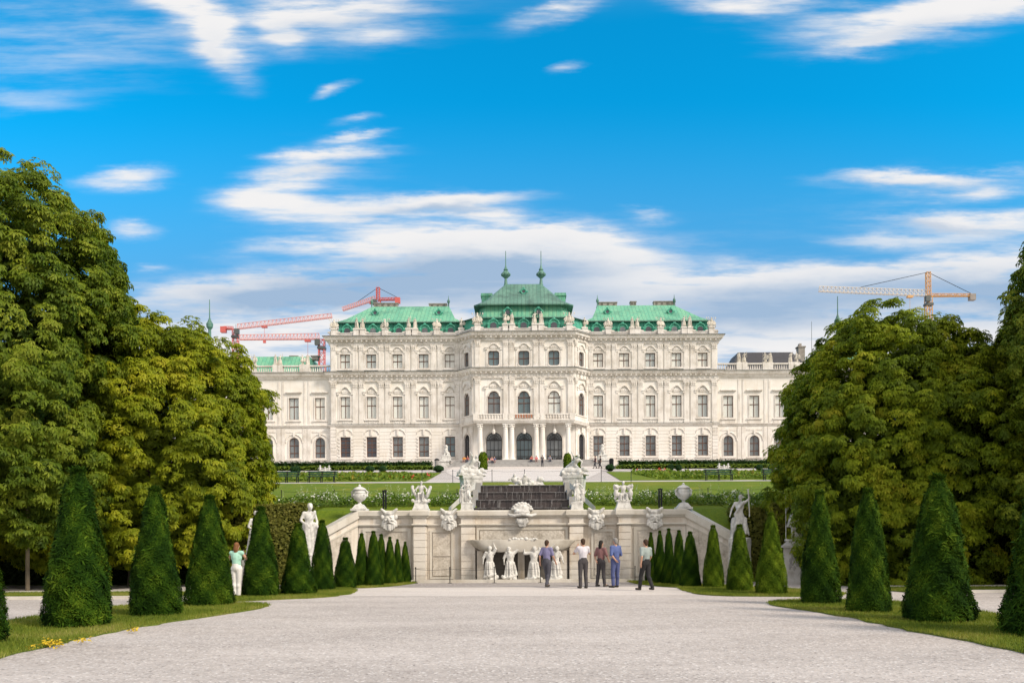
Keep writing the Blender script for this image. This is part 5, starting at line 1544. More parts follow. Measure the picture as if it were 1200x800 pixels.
def st_sphinx(b):
    b.ell((0,.45,.55),(.34,.55,.40)); b.ell((0,-.05,.75),(.30,.30,.45)); b.cap((0,-.08,1.0),(0,-.14,1.3),.16,.13); b.ell((0,-.16,1.45),(.16,.18,.2)); b.ell((0,-.06,1.48),(.21,.18,.22)); b.ell((0,-.33,1.43),(.03,.04,.05))
    for q in (-1, 1):
        b.cap((q*.2,-.1,.6),(q*.22,-.25,.1),.13,.10); b.cap((q*.22,-.25,.12),(q*.22,-.62,.1),.10,.09); b.ell((q*.32,.75,.38),(.16,.32,.34)); b.cap((q*.34,.6,.12),(q*.36,.25,.1),.11,.1); b.ell((q*.2,-.1,1.32),(.08,.12,.25)); b.ell((q*.13,-.26,.9),(.12,.1,.12))
    b.cap((.3,1.0,.3),(.5,.7,.2),.06,.06); b.box(-.5,.5,-.8,1.15,-.02,.1)
proto('sphinx', st_sphinx, .045)
def st_putti(b):
    for x, h, l in ((-.42,.66,0),(.02,.5,1),(.4,.64,0)):
        b.ell((x,0,h*.45),(.10,.09,.15)); b.ell((x,-.02,h*.62),(.10,.08,.1)); b.ell((x+.01,-.03,h*.9),.085)
        for q in (-1, 1): b.cap((x+q*.06,0,h*.4),(x+q*.09,-.06*l,.05),.055,.045); b.cap((x+q*.09,0,h*.66),(x+q*.2,-.06,h*(.5+.3*l)),.035,.03)
    b.cap((-.3,.03,.2),(.35,.03,.22),.09,.08); b.box(-.6,.6,-.2,.2,-.02,.06)
proto('putti', st_putti, .026)

def mk_mask(b):
    b.ell((0,0,0),(.22,.14,.30), nu=14, nv=10); b.ell((0,-.14,-.02),(.05,.07,.09)); b.ell((0,-.12,-.05),(.075,.05,.04))
    for q in (-1, 1):
        b.ell((q*.09,-.11,.085),(.075,.05,.03), Matrix.Rotation(q*.35,3,'Y')); b.ell((q*.12,-.09,-.03),(.075,.07,.07)); b.ell((q*.09,-.125,.035),(.026,.02,.018))
        b.cap((q*.1,-.03,.25),(q*.28,-.04,.42),.085,.05); b.ell((q*.25,-.02,.10),(.08,.07,.11)); b.cap((q*.22,0,-.1),(q*.26,-.02,-.28),.07,.05)
        for k in range(3): b.cap((q*(.05+.06*k),-.07,-.2),(q*(.05+.07*k),-.08,-.36-.05*(2-k)),.05,.03)
        b.cap((q*.03,-.13,-.115),(q*.14,-.11,-.16),.028,.03)
    b.ell((0,-.08,.24),(.10,.07,.08)); b.cap((0,-.1,-.24),(0,-.1,-.44),.06,.03)
proto('mask', mk_mask, .017, 1)
def mk_shell(b):
    for i in range(9):      # fan of ribs at the top
        a = math.pi*(.08+.84*i/8); b.cap((0,.0,.32),(.42*math.cos(a), -.06, .34+.40*math.sin(a)), .06,.075)
    b.ell((0,-.06,.44),(.34,.16,.26)); b.ell((0,-.16,.30),(.36,.2,.14))
    for q in (-1, 1): 
        b.cap((0,-.26,.20),(q*.36,-.2,.13),.10,.08); b.cap((q*.36,-.2,.13),(q*.56,-.1,.19),.08,.06); b.ell((q*.2,-.2,.36),.09); b.ell((q*.3,-.1,.45),.08)
    b.ell((0,-.1,-.14),(.30,.16,.20)); b.ell((0,-.08,-.32),(.16,.1,.14))
    for i in range(6): b.cap((-.2+.08*i,-.2,-.02),(-.12+.05*i,-.16,-.38),.045,.03)
proto('shell', mk_shell, .022, 1)

def statue(name, label, cat, key, m, loc, rotz=0.0, sc_=1.0, group=None, ped=None, pedmat=None):
    t = thing(name, label, cat, loc, group, rotz)
    h = 0
    if ped:
        h, w0, w1, dp = ped
        b = MB(); b.box(-w0, w0, -dp, dp, 0, h*.22); b.frustum(0, 0, h*.22+.001, h*.85, w0*.92, dp*.92, w1, dp*w1/w0); b.box(-w1*1.05, w1*1.05, -dp*w1/w0*1.05, dp*w1/w0*1.05, h*.85+.001, h)
        put('pedestal', b.mesh('pedestal'), pedmat or m, t)
    me = PR[key].copy(); me.materials.append(m)
    f = put('figure', me, None, t); f.location.z = h; f.scale = (sc_,)*3
    return t

# statues on the garden wall
WS_ = M['white_stone']
def onwall(px, d=35.2): return xat(px, d)
seat = [(494, 'seated', 'white seated statue holding shields, on the pylon left of the fountain'), (730.5, 'seated_b', 'white winged seated statue on the pylon right of the fountain')]
for px, k, lab in seat:
    statue('seated_statue', lab, 'statue', k, WS_, (onwall(px), 35.15, TOP+.002), 0, .66, 'statues on the fountain wall', (.34,.33,.24,.33))
for px, k, lab in ((547.5, 'triton', 'white sea god statue with a small companion, left end of the cascade'), (676.5, 'triton_b', 'white sea god statue with a small companion, right end of the cascade')):
    statue('triton_statue', lab, 'statue', k, WS_, (onwall(px), 35.3, TOP+.002), 0, .55, 'statues on the fountain wall', (.30,.26,.24,.26))
def urn(px, lab):
    t = thing('urn', lab, 'urn', (onwall(px), 35.25, TOP+.002), 'urns on the fountain wall')
    b = MB(); b.frustum(0,0,0,.09,.33,.33,.33,.33); b.frustum(0,0,.091,.27,.28,.28,.15,.15); put('plinth', b.mesh('plinth'), WS_, t)
    b = MB(); b.lathe([(.13,.27),(.07,.31),(.06,.36),(.10,.39),(.21,.46),(.275,.55),(.285,.62),(.27,.70),(.255,.72),(.275,.74),(.255,.77),(.225,.84),(.235,.87),(.27,.89),(.26,.92),(.19,.97),(.12,1.0),(.05,1.02),(.06,1.05),(.045,1.08),(.01,1.12)], n=20)
    put('vase', b.mesh('vase', (0,0,0), 50), WS_, t)
    b = MB()
    for q in (-1, 1):
        b.cap((q*.26,0,.85),(q*.34,0,.78),.035,.04); b.cap((q*.34,0,.78),(q*.29,0,.66),.04,.035); b.ell((q*.3,-.02,.64),(.06,.06,.07))
    for k in range(7): b.ell((-.21+.07*k, -.235+.02*abs(k-3), .66-.02*(3-abs(k-3))), (.045,.04,.045), nu=7, nv=5)
    put('ornament', b.mesh('ornament', (0,0,0), 60), WS_, t)
urn(421.5, 'white stone urn with lid at the left corner of the fountain wall'); urn(801.5, 'white stone urn with lid at the right corner of the fountain wall')
# carved masks (parts of the wall)
for px, y in ((457, OUT), (526.5, NIC), (698.5, NIC), (766.5, OUT)):
    x = onwall(px, y)
    me = PR['mask'].copy(); me.materials.append(WS_); o = put('mask', me, None, FW); o.location = (x, y-.15-35, 2.60); o.scale = (1.1,1.1,1.0)
    b = MB(); b.ell((x, y-.265, 2.46), (.085,.025,.035)); b.build('mouth', M['dark_recess'], o) if False else None
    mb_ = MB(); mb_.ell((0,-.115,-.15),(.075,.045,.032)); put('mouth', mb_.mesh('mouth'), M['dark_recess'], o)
me = PR['shell'].copy(); me.materials.append(WS_); o = put('shell_mask', me, None, FW); o.location = (onwall(612), CEN-.12-35, 2.62); o.scale = (.98,1,.86)
mb_ = MB(); mb_.ell((0,-.20,.07),(.30,.10,.045)); put('mouth', mb_.mesh('mouth'), M['dark_recess'], o)
for s in (-1, 1):       # sloping rails between masks and cascade
    b = MB(); xa, xb = s*3.1, s*2.3; b.add([(xa,35.55,2.9),(xa,36.0,2.95),(xb,41.0,4.25),(xb,40.55,4.2),(xa,35.55,3.12),(xa,36.0,3.17),(xb,41.0,4.55),(xb,40.55,4.5)], [(3,2,1,0),(4,5,6,7),(0,1,5,4),(1,2,6,5),(2,3,7,6),(3,0,4,7)])
    b.build('sloping_rail', M['coping'], FW)

# basin on four carrying figures
FB = thing('fountain_basin', 'wide shell-shaped stone basin fixed to the fountain wall', 'basin', (0, 34.9, 1.2))
def bowl(scale_pts, n=48):
    loops = []
    for r, z, fl_ in scale_pts:
        lp = []
        for i in range(n):
            a = 2*math.pi*i/n; k = 1+fl_*abs(math.sin(4.5*a)); ex = .75
            ca, sa = math.cos(a), math.sin(a)
            x = r*2.05*math.copysign(abs(ca)**ex, ca)*k; y = (.50+.12*r)*math.copysign(abs(sa)**ex, sa)*k
            lp.append((x, 34.95+y, z+.03*fl_*10*math.cos(9*a)*(.3 if z > 1.65 else 0)))
        loops.append(lp)
    return loops
b = MB(); b.loft(bowl([(.74,1.235,.0),(.82,1.31,.05),(.90,1.45,.09),(.955,1.58,.10),(1.0,1.66,.09),(1.04,1.70,.07),(1.045,1.74,.07),(.98,1.745,.06),(.90,1.66,.0)]), True, True)
b.build('bowl', M['coping'], FB, smooth=50)
b = MB(); rn = random.Random(2)
for i in range(26): b.ell((rn.uniform(-.55,.6), 34.5+rn.uniform(-.2,.15), 1.70+.09*rn.random()), (rn.uniform(.05,.1), .06, rn.uniform(.04,.08)), nu=7, nv=5)
b.build('shell_ornament', WS_, FB, smooth=70)
b = MB(); b.slab([(x*.93, 34.95+(y-34.95)*.93) for x, y, z in bowl([(.9,1.66,0)])[0]], 1.66, 1.69); b.build('basin_water', mw, FB)
for i, (px, lab) in enumerate(((574,'leftmost of the four white figures carrying the basin, one arm raised'),(598,'second white figure under the basin, bent arm over the head'),(625.5,'third white figure under the basin, both arms raised'),(651,'rightmost of the four white figures carrying the basin'))):
    statue('carrying_figure', lab, 'statue', f'carya{i}', WS_, (xat(px, 34.6), 34.37, .0), 0, .84, 'figures carrying the fountain basin')

# cascade
CA = thing('cascade', 'stepped water cascade of dark wet stone above the fountain wall', 'cascade', (0, 36, 2.8))
lips = [(36.3,3.13),(38.0,3.56),(40.0,4.02),(42.2,4.50),(43.2,4.5)]
for i in range(4):
    d, z = lips[i]; b = MB(); b.box(-2.08, 2.08, d, lips[i+1][0]+.0, 2.4, z-.05); b.box(-2.08, 2.08, d-.05, lips[i+1][0]-.06, z-.049, z); b.build('cascade_step', M['wet_stone'], CA)
    b = MB(); rn = random.Random(i); zl = lips[i-1][1] if i else 2.95
    for k in range(30):
        x = rn.uniform(-2.0, 2.0); w = rn.uniform(.003,.011); h0 = zl+rn.random()**2*.4
        b.box(x-w, x+w, d-.075, d-.06, h0, z+.008)
    b.box(-2.05, 2.05, d-.062, d-.052, z-.018, z+.004)
    b.build('falling_water', M['water_film'], CA)
b = MB(); b.box(-2.08, 2.08, 35.82, 36.29, 2.2, 2.95); b.build('cascade_pool', mw, CA)
for s in (-1, 1):
    b = MB(); x0, x1 = sorted((s*2.1, s*2.34)); 
    for i in range(4): b.box(x0, x1, lips[i][0]-.3, lips[i+1][0]-.31, 2.4, lips[i][1]+.12)
    b.build('cheek_wall', M['grey_stone'], CA)
b = MB(); b.add([(-3.0,43.2,4.55),(3.0,43.2,4.55),(3.0,50.04,5.24),(-3.0,50.04,5.24),(-3.0,43.2,3.6),(3.0,43.2,3.6),(3.0,50.04,4.9),(-3.0,50.04,4.9)], [(0,1,2,3),(0,1,5,4),(1,2,6,5),(3,0,4,7),(2,3,7,6)])
tag(b.build('lawn', M['bank']), kind='structure')
statue('fountain_group', 'white group of sea creatures lying at the top edge of the cascade', 'statue', 'fountain', WS_, (xat(617, 43.8), 43.8, 4.58), 0, 1.0)
for px, lab, rz in ((552.5,'white hero and beast statue group on the pedestal left of the cascade', .3),(673.5,'white hero and beast statue group on the pedestal right of the cascade', -.3+math.pi*0)):
    x = xat(px, 43.0)
    statue('statue_group', lab, 'statue', 'wrestle', WS_, (x, 43.0, 4.05), rz, .85, 'statue groups beside the cascade', (.98,.50,.50,.45))
for s, w in ((-1, 'left'), (1, 'right')):
    statue('sphinx', f'white stone sphinx on a block at the {w} end of the palace steps', 'statue', 'sphinx', WS_, (s*11.75, 126.5, 13.955), 0, 1.02, 'sphinxes beside the palace steps', (.75,.72,.66,1.05))
for px, lab in ((381,'small white group of child figures in the left parterre'),(848.5,'small white group of child figures in the right parterre')):
    x = xat(px, 81); statue('putti_group', lab, 'statue', 'putti', WS_, (x, 81, gz(x, 81)+.02), 0, 1.05, 'child figure groups in the parterre')

# statues before the hedges
p = G(362, 690); statue('garden_statue', 'white draped statue standing before the olive hedge left of the fountain wall', 'statue', 'draped', WS_, (xat(362.5,31.0), 31.0, 0), .5, 1.12, None, (1.15,.40,.34,.40))
statue('garden_statue', 'white statue almost hidden behind the yew cone beside the woman', 'statue', 'draped', WS_, (xat(299.5,30.0), 30.0, 0), .9, 1.0, None, (1.05,.38,.33,.38))
statue('garden_statue', 'white statue with a raised arm standing among the olive bushes on the right', 'statue', 'raised', WS_, (xat(867,33.0), 33.0, 0), -.5, 1.0, None, (1.7,.40,.34,.40))
t = statue('garden_statue', 'grey statue on a carved pedestal, its head hidden in the chestnut leaves', 'statue', 'warrior', M['white_stone'], (xat(932,32.3), 32.3, 0), -.3, 1.0, None, None)
t.children[0].location.z = 1.62
b = MB(); b.box(-.55,.55,-.55,.55,0,.22); b.box(-.44,.44,-.44,.44,.221,1.38); b.box(-.52,.52,-.52,.52,1.381,1.46); b.frustum(0,0,1.461,1.62,.48,.48,.32,.32); b.box(-.30,.30,-.46,-.441,.42,1.2)
put('pedestal', b.mesh('pedestal'), stone('pedestal_stone', (.50,.49,.48), dark=.6, scale=2, bump=.4, bscale=16), t)
b = MB(); rn = random.Random(8)
for i in range(26): b.ell((rn.uniform(-.22,.22), -.46, rn.uniform(.5,1.1)), (rn.uniform(.03,.07), .03, rn.uniform(.03,.08)), nu=6, nv=5)
put('relief', b.mesh('relief'), M['grey_stone'], t)

# statues along the palace parapet
RS = M['roof_statue']
kinds = {'left': ['trophy','draped','raised','trophy','raised','draped','trophy','warrior'], 'right': ['warrior','trophy','draped','raised','trophy','raised','draped','trophy']}
wl = {'draped': 'draped stone figure', 'raised': 'stone figure with one arm raised', 'trophy': 'stone trophy group with seated figures', 'warrior': 'stone warrior figure with shield', 'pair': 'pair of stone figures'}
cnt = {'left': 0, 'right': 0}
for side, x in PED:
    i = cnt[side]; cnt[side] += 1; k = kinds[side][i]
    statue('parapet_statue', f'{wl[k]} on the {side} roof parapet, {ORD[i]} from its left end', 'statue', k, RS, (x, PY+.25, zPAR+.825), RN.uniform(-.4,.4), RN.uniform(.94,1.08) if k != 'trophy' else 1.0, 'statues on the palace parapet')
for i, x in enumerate(CPED):
    k = ['trophy','warrior','draped','raised','draped','trophy'][i]
    statue('parapet_statue', f'{wl[k]} on the middle roof parapet, {ORD[i]} from its left end', 'statue', k, RS, (x, CY+.25, zPAR+.825), RN.uniform(-.4,.4), 1.15 if k == 'trophy' else RN.uniform(.98,1.1), 'statues on the palace parapet')
for s, side in ((-1, 'left'), (1, 'right')):
    for i, x in enumerate(sorted(WPOST[s])[:7]):
        if abs(x) > 46: continue
        j = i if s > 0 else i-1
        k = ['draped','raised','warrior'][i % 3]
        statue('balustrade_statue', f'{wl[k]} on the low {side} wing balustrade, {ORD[j]} from the left', 'statue', k, RS, (x, WY+.15, zC1t+1.405), RN.uniform(-.5,.5), RN.uniform(.9,1.0), 'statues on the low wing balustrades')

# ------------------------------------------------------------------ benches, posts, bins
def bench(px0, px1, d, lab):
    x0, x1 = xat(px0, d), xat(px1, d); w = (x1-x0)/2; cx = (x0+x1)/2
    t = thing('bench', lab, 'bench', (cx, d, gz(cx, d)+.02), 'green benches along the top of the bank')
    b = MB()
    for k in range(4): b.box(-w, w, -.2+k*.11, -.115+k*.11, .40, .43)
    put('seat', b.mesh('seat'), M['green_paint'], t)
    b = MB(); b.box(-w, w, .26, .30, .66, .76); b.box(-w, w, .25, .29, .52, .60); put('backrest', b.mesh('backrest'), M['green_paint'], t)
    for x in (-w+.12, 0, w-.12):
        b = MB(); b.box(x-.025, x+.025, -.2, -.15, 0, .398); b.box(x-.025, x+.025, .2, .249, 0, .76); b.box(x-.024, x+.024, -.149, .199, .36, .398); put('leg', b.mesh('leg'), M['black_metal'], t)
bench(321, 351, 54.2, 'green bench at the top of the bank, half behind the left chestnut'); bench(360, 394, 54.2, 'green bench at the top of the left bank, nearer the cascade')
bench(826, 860, 54.2, 'green bench at the top of the right bank, fully in view'); bench(894, 920, 54.2, 'green bench at the top of the bank, half behind the right chestnut')

for px, lab in ((451,'dark metal post in the flower border left of the cascade'),(774,'dark metal post in the flower border right of the cascade')):
    x = xat(px, 37.0); t = thing('post', lab, 'post', (x, 37.0, gz(x, 37.0)), 'dark posts in the flower border')
    b = MB(); b.box(-.085,-.02,-.04,.04,0,.78); b.box(.02,.085,-.04,.04,0,.78); put('upright', b.mesh('upright'), M['black_metal'], t)
    b = MB(); b.box(-.10,.10,-.05,.05,.781,.84); b.box(-.08,.08,-.045,.045,.35,.40); put('cap', b.mesh('cap'), M['black_metal'], t)
def barrier(name, lab, pts, h, zf):
    t = thing(name, lab, 'barrier', (pts[0][0], pts[0][1], zf(*pts[0])))
    for x, y in pts:
        b = MB(); z = zf(x, y); b.tube((x,y,z),(x,y,z+h),.017,.017,8); b.ell((x,y,z+h+.015),.028); b.tube((x,y,z),(x,y,z+.02),.09,.09,10); b.build('post', M['black_metal'], t)
    b = MB()
    for (x0,y0),(x1,y1) in zip(pts[:-1], pts[1:]):
        q = [Vector((x0+(x1-x0)*k/6, y0+(y1-y0)*k/6, zf(x0,y0)*(1-k/6)+zf(x1,y1)*k/6+h*.93-.05*math.sin(math.pi*k/6))) for k in range(7)]
        b.path(q, .006, 5)
    b.build('cable', M['black_metal'], t)
barrier('rope_barrier', 'thin cable barrier on slim dark posts in front of the fountain wall', [(xat(px,33.8),33.8) for px in (487,527,579,633,688,744)], .62, lambda x,y: 0)
barrier('rope_barrier', 'thin cable barrier crossing the bank lawn above the flower border', [(xat(px,40.5),40.5) for px in (330,392,451.5,500,536)], .5, gz)
barrier('rope_barrier', 'thin cable barrier crossing the lawn right of the cascade', [(xat(px,40.5),40.5) for px in (690,733,774,830,900)], .5, gz)
barrier('rope_barrier', 'thin cable barrier along the path edge above the cascade', [(xat(px,51),51) for px in (495,531,577,615,660,705,740)], .75, gz)
def bin_(px, d, h, lab, bag):
    x = xat(px, d); t = thing('litter_bin', lab, 'bin', (x, d, gz(x, d)))
    b = MB(); b.lathe([(.30,0),(.32,.05),(.34,h*.75),(.36,h*.78)], n=14); put('body', b.mesh('body', (0,0,0), 40), M['grey_stone'] if bag else M['black_metal'], t)
    b = MB(); b.lathe([(.37,h*.781),(.38,h*.84),(.2,h*.97),(.03,h)], n=14); put('lid', b.mesh('lid', (0,0,0), 40), M['black_metal'], t)
bin_(512.5, 120, 1.5, 'litter bin with a dark lid at the inner end of the left hedge', True); bin_(717, 124, 1.2, 'black litter bin by the wall right of the palace steps', False)

# ------------------------------------------------------------------ people
def cloth(name, col, var=.12): return plain(name, col, .85, 0, var, 14)
SKIN = plain('skin', (.52,.30,.21), .5, 0, .06, 20)
def person(lab, loc, rotz, h, J, top, low, hair, sleeve=.6, shorts=False, longhair=False, skirt=False, detail=True, group=None, lean=None):
    t = thing('person', lab, 'person', loc, group, rotz); t.scale = (h/1.75,)*3
    v = .017 if detail else .03
    b = MB(); body_prims(b, J); me = sculpt(b, v, 2, 'body')
    if detail:
        b2 = MB(); b2.addmesh(me); fingers(b2, J); me = b2.mesh('body', (0,0,0), 180)
    put('body', me, SKIN, t)
    J2 = dict(J); J2['sleeve'] = sleeve
    b = MB(); body_prims(b, J2, .016, 'top'); put('shirt', sculpt(b, v, 2, 'shirt'), top, t)
    b = MB()
    if skirt: body_prims(b, J2, .012, 'low') if False else drapery(b, J['pel']+Vector((0,0,.08)), .13, (J['knL']+J['knR'])/2+Vector((0,0,-.1)), .2, 12, 3, .85)
    elif shorts:
        J3 = dict(J2)
        for s in 'LR': J3['an'+s] = J3['kn'+s].lerp(J3['an'+s], .12)
        body_prims(b, J3, .018, 'low')
    else: body_prims(b, J2, .018, 'low')
    put('skirt' if skirt else ('shorts' if shorts else 'trousers'), sculpt(b, v, 2, 'trousers'), low, t)
    he = J['hea']; f = J['face'].normalized() if 'face' in J else Vector((0,-1,0))
    b = MB(); b.ell(he-f*.022+Vector((0,0,.03)), (.088,.098,.105), nu=12, nv=9)
    b.ell(he-f*.06+Vector((0,0,-.02)), (.07,.06,.09), nu=10, nv=8)
    if longhair:
        b.ell(he-f*.075+Vector((0,0,-.09)), (.085,.05,.13), nu=10, nv=8); b.ell(he-f*.07+Vector((0,0,-.2)), (.075,.04,.11), nu=10, nv=8)
    put('hair', sculpt(b, .016, 2, 'hair'), hair, t)
    b = MB()
    for s in 'LR': b.cap(J['an'+s]+Vector((0,.03,-.035)), toe(J, s)+Vector((0,-.02,-.002)), .048, .04)
    put('shoes', sculpt(b, .018, 1, 'shoes'), cloth('shoe', (.05,.045,.04)) if not shorts else cloth('sandal', (.25,.16,.10)), t)
    return t
brown, dark, blond, grey = cloth('brown_hair',(.05,.025,.012)), cloth('dark_hair',(.015,.012,.01)), cloth('reddish_hair',(.20,.085,.03)), cloth('grey_hair',(.25,.24,.23))
stand = jointset(); walk = jointset(knL=(.09,-.16,.52), anL=(.1,-.22,.10), knR=(-.09,.02,.50), anR=(-.1,.24,.12), elL=(.24,.1,1.16), haL=(.25,.06,.92), elR=(-.24,-.04,1.16), haR=(-.25,-.2,.95))
camera_pose = jointset(elL=(.30,-.14,1.22), haL=(.10,-.30,1.50), elR=(-.30,-.14,1.22), haR=(-.10,-.30,1.50))
apart = jointset(anL=(.16,.06,.08), knL=(.13,-.0,.5), anR=(-.12,-.06,.08), elL=(.24,.06,1.16), haL=(.12,.14,.98), elR=(-.27,-.02,1.16), haR=(-.22,-.18,1.02), pel=(.02,0,.95))
hipp = jointset(elL=(.36,.06,1.19), haL=(.20,-.04,1.02))
p = G(277.5, 700)
person('woman from behind in mint top and white trousers between the left yew cones', (p.x, p.y, 0), math.pi-.15, 1.66, jointset(elL=(.30,-.10,1.22), haL=(.14,-.28,1.42), elR=(-.30,-.10,1.22), haR=(-.12,-.28,1.42), anL=(.07,.02,.08), anR=(-.07,.0,.08), knL=(.075,-.02,.5), knR=(-.075,-.02,.5)), cloth('mint_top',(.38,.66,.54)), cloth('white_trousers',(.78,.76,.74)), blond, .15, longhair=True)
FP = [(641,688,1.70,math.pi-.5,walk,(.20,.19,.34),(.07,.07,.09),brown,'visitor in a violet blue shirt looking at the fountain basin',.8,False,False),
      (683.5,689,1.74,math.pi+.3,camera_pose,(.62,.60,.66),(.06,.055,.06),brown,'visitor in a white shirt with raised hands before the fountain wall',.6,False,False),
      (704.5,687,1.68,2.4,apart,(.24,.12,.12),(.06,.055,.06),dark,'visitor in a maroon shirt standing beside the blue clad one',.9,False,True),
      (721.5,688,1.76,math.pi+.6,apart,(.09,.13,.32),(.07,.09,.22),grey,'visitor dressed all in blue by the right pylon of the fountain wall',1.0,False,False),
      (757,692,1.70,math.pi+.5,walk,(.30,.36,.35),(.018,.018,.02),brown,'visitor in a grey green top and black trousers before the right row of cones',.8,False,False)]
for i, (px, py, h, rz, J, c1, c2, hr, lab, sl, sh, lh) in enumerate(FP):
    p = G(px, py); person(lab, (p.x, p.y, 0), rz, h, J, cloth('shirt', c1), cloth('trousers', c2), hr, sl, sh, lh, group='visitors in front of the fountain wall')
# visitors on the palace steps and plaza
sit = jointset(pel=(0,.1,.12), wai=(0,.08,.27), che=(0,.03,.46), neb=(0,0,.63), hea=(0,-.04,.80), shL=(.175,.02,.59), shR=(-.175,.02,.59), elL=(.25,-.1,.36), haL=(.14,-.32,.30), elR=(-.25,-.1,.36), haR=(-.12,-.32,.30), hiL=(.09,.05,.10), hiR=(-.09,.05,.10), knL=(.13,-.38,.22), knR=(-.13,-.38,.22), anL=(.12,-.50,-.26), anR=(-.12,-.50,-.26))
cols = [(.70,.30,.05),(.35,.10,.10),(.55,.14,.10),(.60,.32,.30),(.10,.12,.25),(.55,.16,.14),(.65,.20,.22),(.22,.24,.30),(.55,.56,.60)]
names = ['orange','dark red','red','pink','navy','brick red','coral','grey','pale grey']
stepz = lambda i: 13.0+1.2*(i+1)/7
for i, (px, k) in enumerate(((544.5,4),(548.5,4),(571,3),(577,3),(580,3),(623.5,4),(629,4),(645,4))):
    y = 124.6+(k)*.42+.16; x = xat(px, y)
    person(f'visitor in {names[i]} sitting on the palace steps, {ORD[i]} from the left', (x, y, stepz(k)), RN.uniform(-.3,.3), 1.72, sit, cloth('shirt', cols[i]), cloth('trousers', (.06,.07,.10) if i % 2 else (.30,.20,.18)), brown if i % 3 else dark, .7, False, i % 2 == 0, detail=False, group='visitors sitting on the palace steps')
for i, (px, d, J, c, lab, rz) in enumerate(((636,123.2,stand,(.10,.09,.09),'visitor in dark clothes standing at the foot of the palace steps',math.pi),(698,113,walk,(.10,.05,.06),'visitor in dark clothes walking on the plaza toward the right hedge',-1.4),(704,114,walk,(.07,.06,.07),'second dark dressed walker on the plaza, just right of the other',-1.5))):
    x = xat(px, d); person(lab, (x, d, gz(x, d)+.025), rz, 1.72, J, cloth('shirt', c), cloth('trousers', (.03,.03,.04)), dark, .9, detail=False, group='visitors on the plaza')

# ------------------------------------------------------------------ tower cranes beyond the palace
def truss(mb, p0, p1, w, h, n, r, tri=True, taper=1.0):
    p0, p1 = Vector(p0), Vector(p1); ax = (p1-p0).normalized()
    side = ax.cross(Vector((0,0,1))); side = side.normalized() if side.length > .1 else Vector((0,1,0))
    if abs(ax.z) > .9: side = Vector((1,0,0))
    up = side.cross(ax).normalized()
    def corners(t):
        c = p0.lerp(p1, t); k = 1+(taper-1)*t
        if tri: return [c+side*w/2*k, c-side*w/2*k, c+up*h*k]
        return [c+side*w/2-up*h/2, c-side*w/2-up*h/2, c-side*w/2+up*h/2, c+side*w/2+up*h/2]
    prev = None
    a, z = corners(0), corners(1)
    for q, s_ in zip(a, z): mb.tube(q, s_, r, r, 5)
    for i in range(n+1):
        c = corners(i/n); m_ = len(c)
        for k in range(m_): mb.tube(c[k], c[(k+1) % m_], r*.6, r*.6, 4, False)
        if prev:
            for k in range(m_): mb.tube(prev[k], c[(k+1) % m_], r*.6, r*.6, 4, False)
        prev = c
def crane(lab, d, mast, apex, tip, cnt, c_jib, c_mast, jh, sect, cab=True, stay=True):
    mpx, mpy = mast; root = P(mpx, mpy, d); base = Vector((root.x, d, 14.0))
    t = thing('tower_crane', lab, 'crane', base, 'tower cranes behind the palace')
    b = MB(); truss(b, base, root, 1.9, 1.9, int((root.z-14)/2.2), .16, False); b.build('mast', M[c_mast], t)
    ap = P(*apex, d); 
    if (ap-root).length > 2:
        b = MB(); truss(b, root+Vector((0,0,.4)), ap, 1.3, 1.3, 5, .15, False); b.build('tower_top', M[c_mast], t)
    e = P(*tip, d); s_ = 1 if e.x > root.x else -1
    b = MB(); truss(b, root+Vector((s_*.9,0,.2)), e, 1.5, jh, sect, .13, True, .85); b.build('jib', M[c_jib], t)
    c = P(*cnt, d)
    b = MB(); truss(b, root+Vector((-s_*.9,0,.2)), c, 1.4, .9, 6, .13, True); b.box(min(root.x,c.x), max(root.x,c.x), d-.6, d+.6, min(root.z,c.z)-.1, min(root.z,c.z)+.05); b.build('counter_jib', M[c_mast], t)
    b = MB(); b.box(c.x-1.0, c.x+1.0, d-.9, d+.9, c.z-1.5, c.z+.7); b.build('counterweight', M['chimney'] if c_mast != 'crane_red' else M['crane_red'], t)
    b = MB(); b.box(root.x+s_*1.1-.8, root.x+s_*1.1+.8, d-2.4, d-1.0, root.z-2.2, root.z-.2); b.box(root.x-1.3, root.x+1.3, d-1.3, d+1.3, root.z-3.3, root.z-2.5); b.build('cab', M['dark_metal'], t)
    b = MB(); k = root.lerp(e, .17 if s_ < 0 else .3); b.box(k.x-1.0, k.x+1.0, d-.7, d+.7, k.z-.7, k.z-.1); b.tube(k+Vector((0,0,-.7)), k+Vector((0,0,-5.5)), .06,.06,4); b.box(k.x-.5, k.x+.5, d-.3, d+.3, k.z-6.5, k.z-5.5); b.build('trolley', M[c_mast], t)
    if stay and (ap-root).length > 2:
        b = MB(); b.tube(ap, root.lerp(e, .62)+Vector((0,0,jh)), .10,.10,5); b.tube(ap, c+Vector((0,0,.8)), .10,.10,5); b.build('stay_cable', M['black_metal'], t)
crane('yellow and cream tower crane above the right chestnut', 300, (1088,347.5), (1087.5,319), (960,341.5), (1139,347), 'crane_cream', 'crane_yellow', 2.2, 26)
crane('red and white crane with a rising jib, farthest left above the yellowish chestnut', 320, (276,386), (276,384), (389,372), (262,385), 'crane_pink', 'crane_red', 1.9, 24)
crane('red and white crane with a level jib and red mast at the palace corner', 290, (377,398), (377,396), (281,398), (388,396), 'crane_pink', 'crane_red', 2.0, 22)
crane('red crane showing only its top and jib end above the left palace roof', 340, (443,352), (443,337), (402,364), (466,351), 'crane_pink', 'crane_red', 1.7, 16)

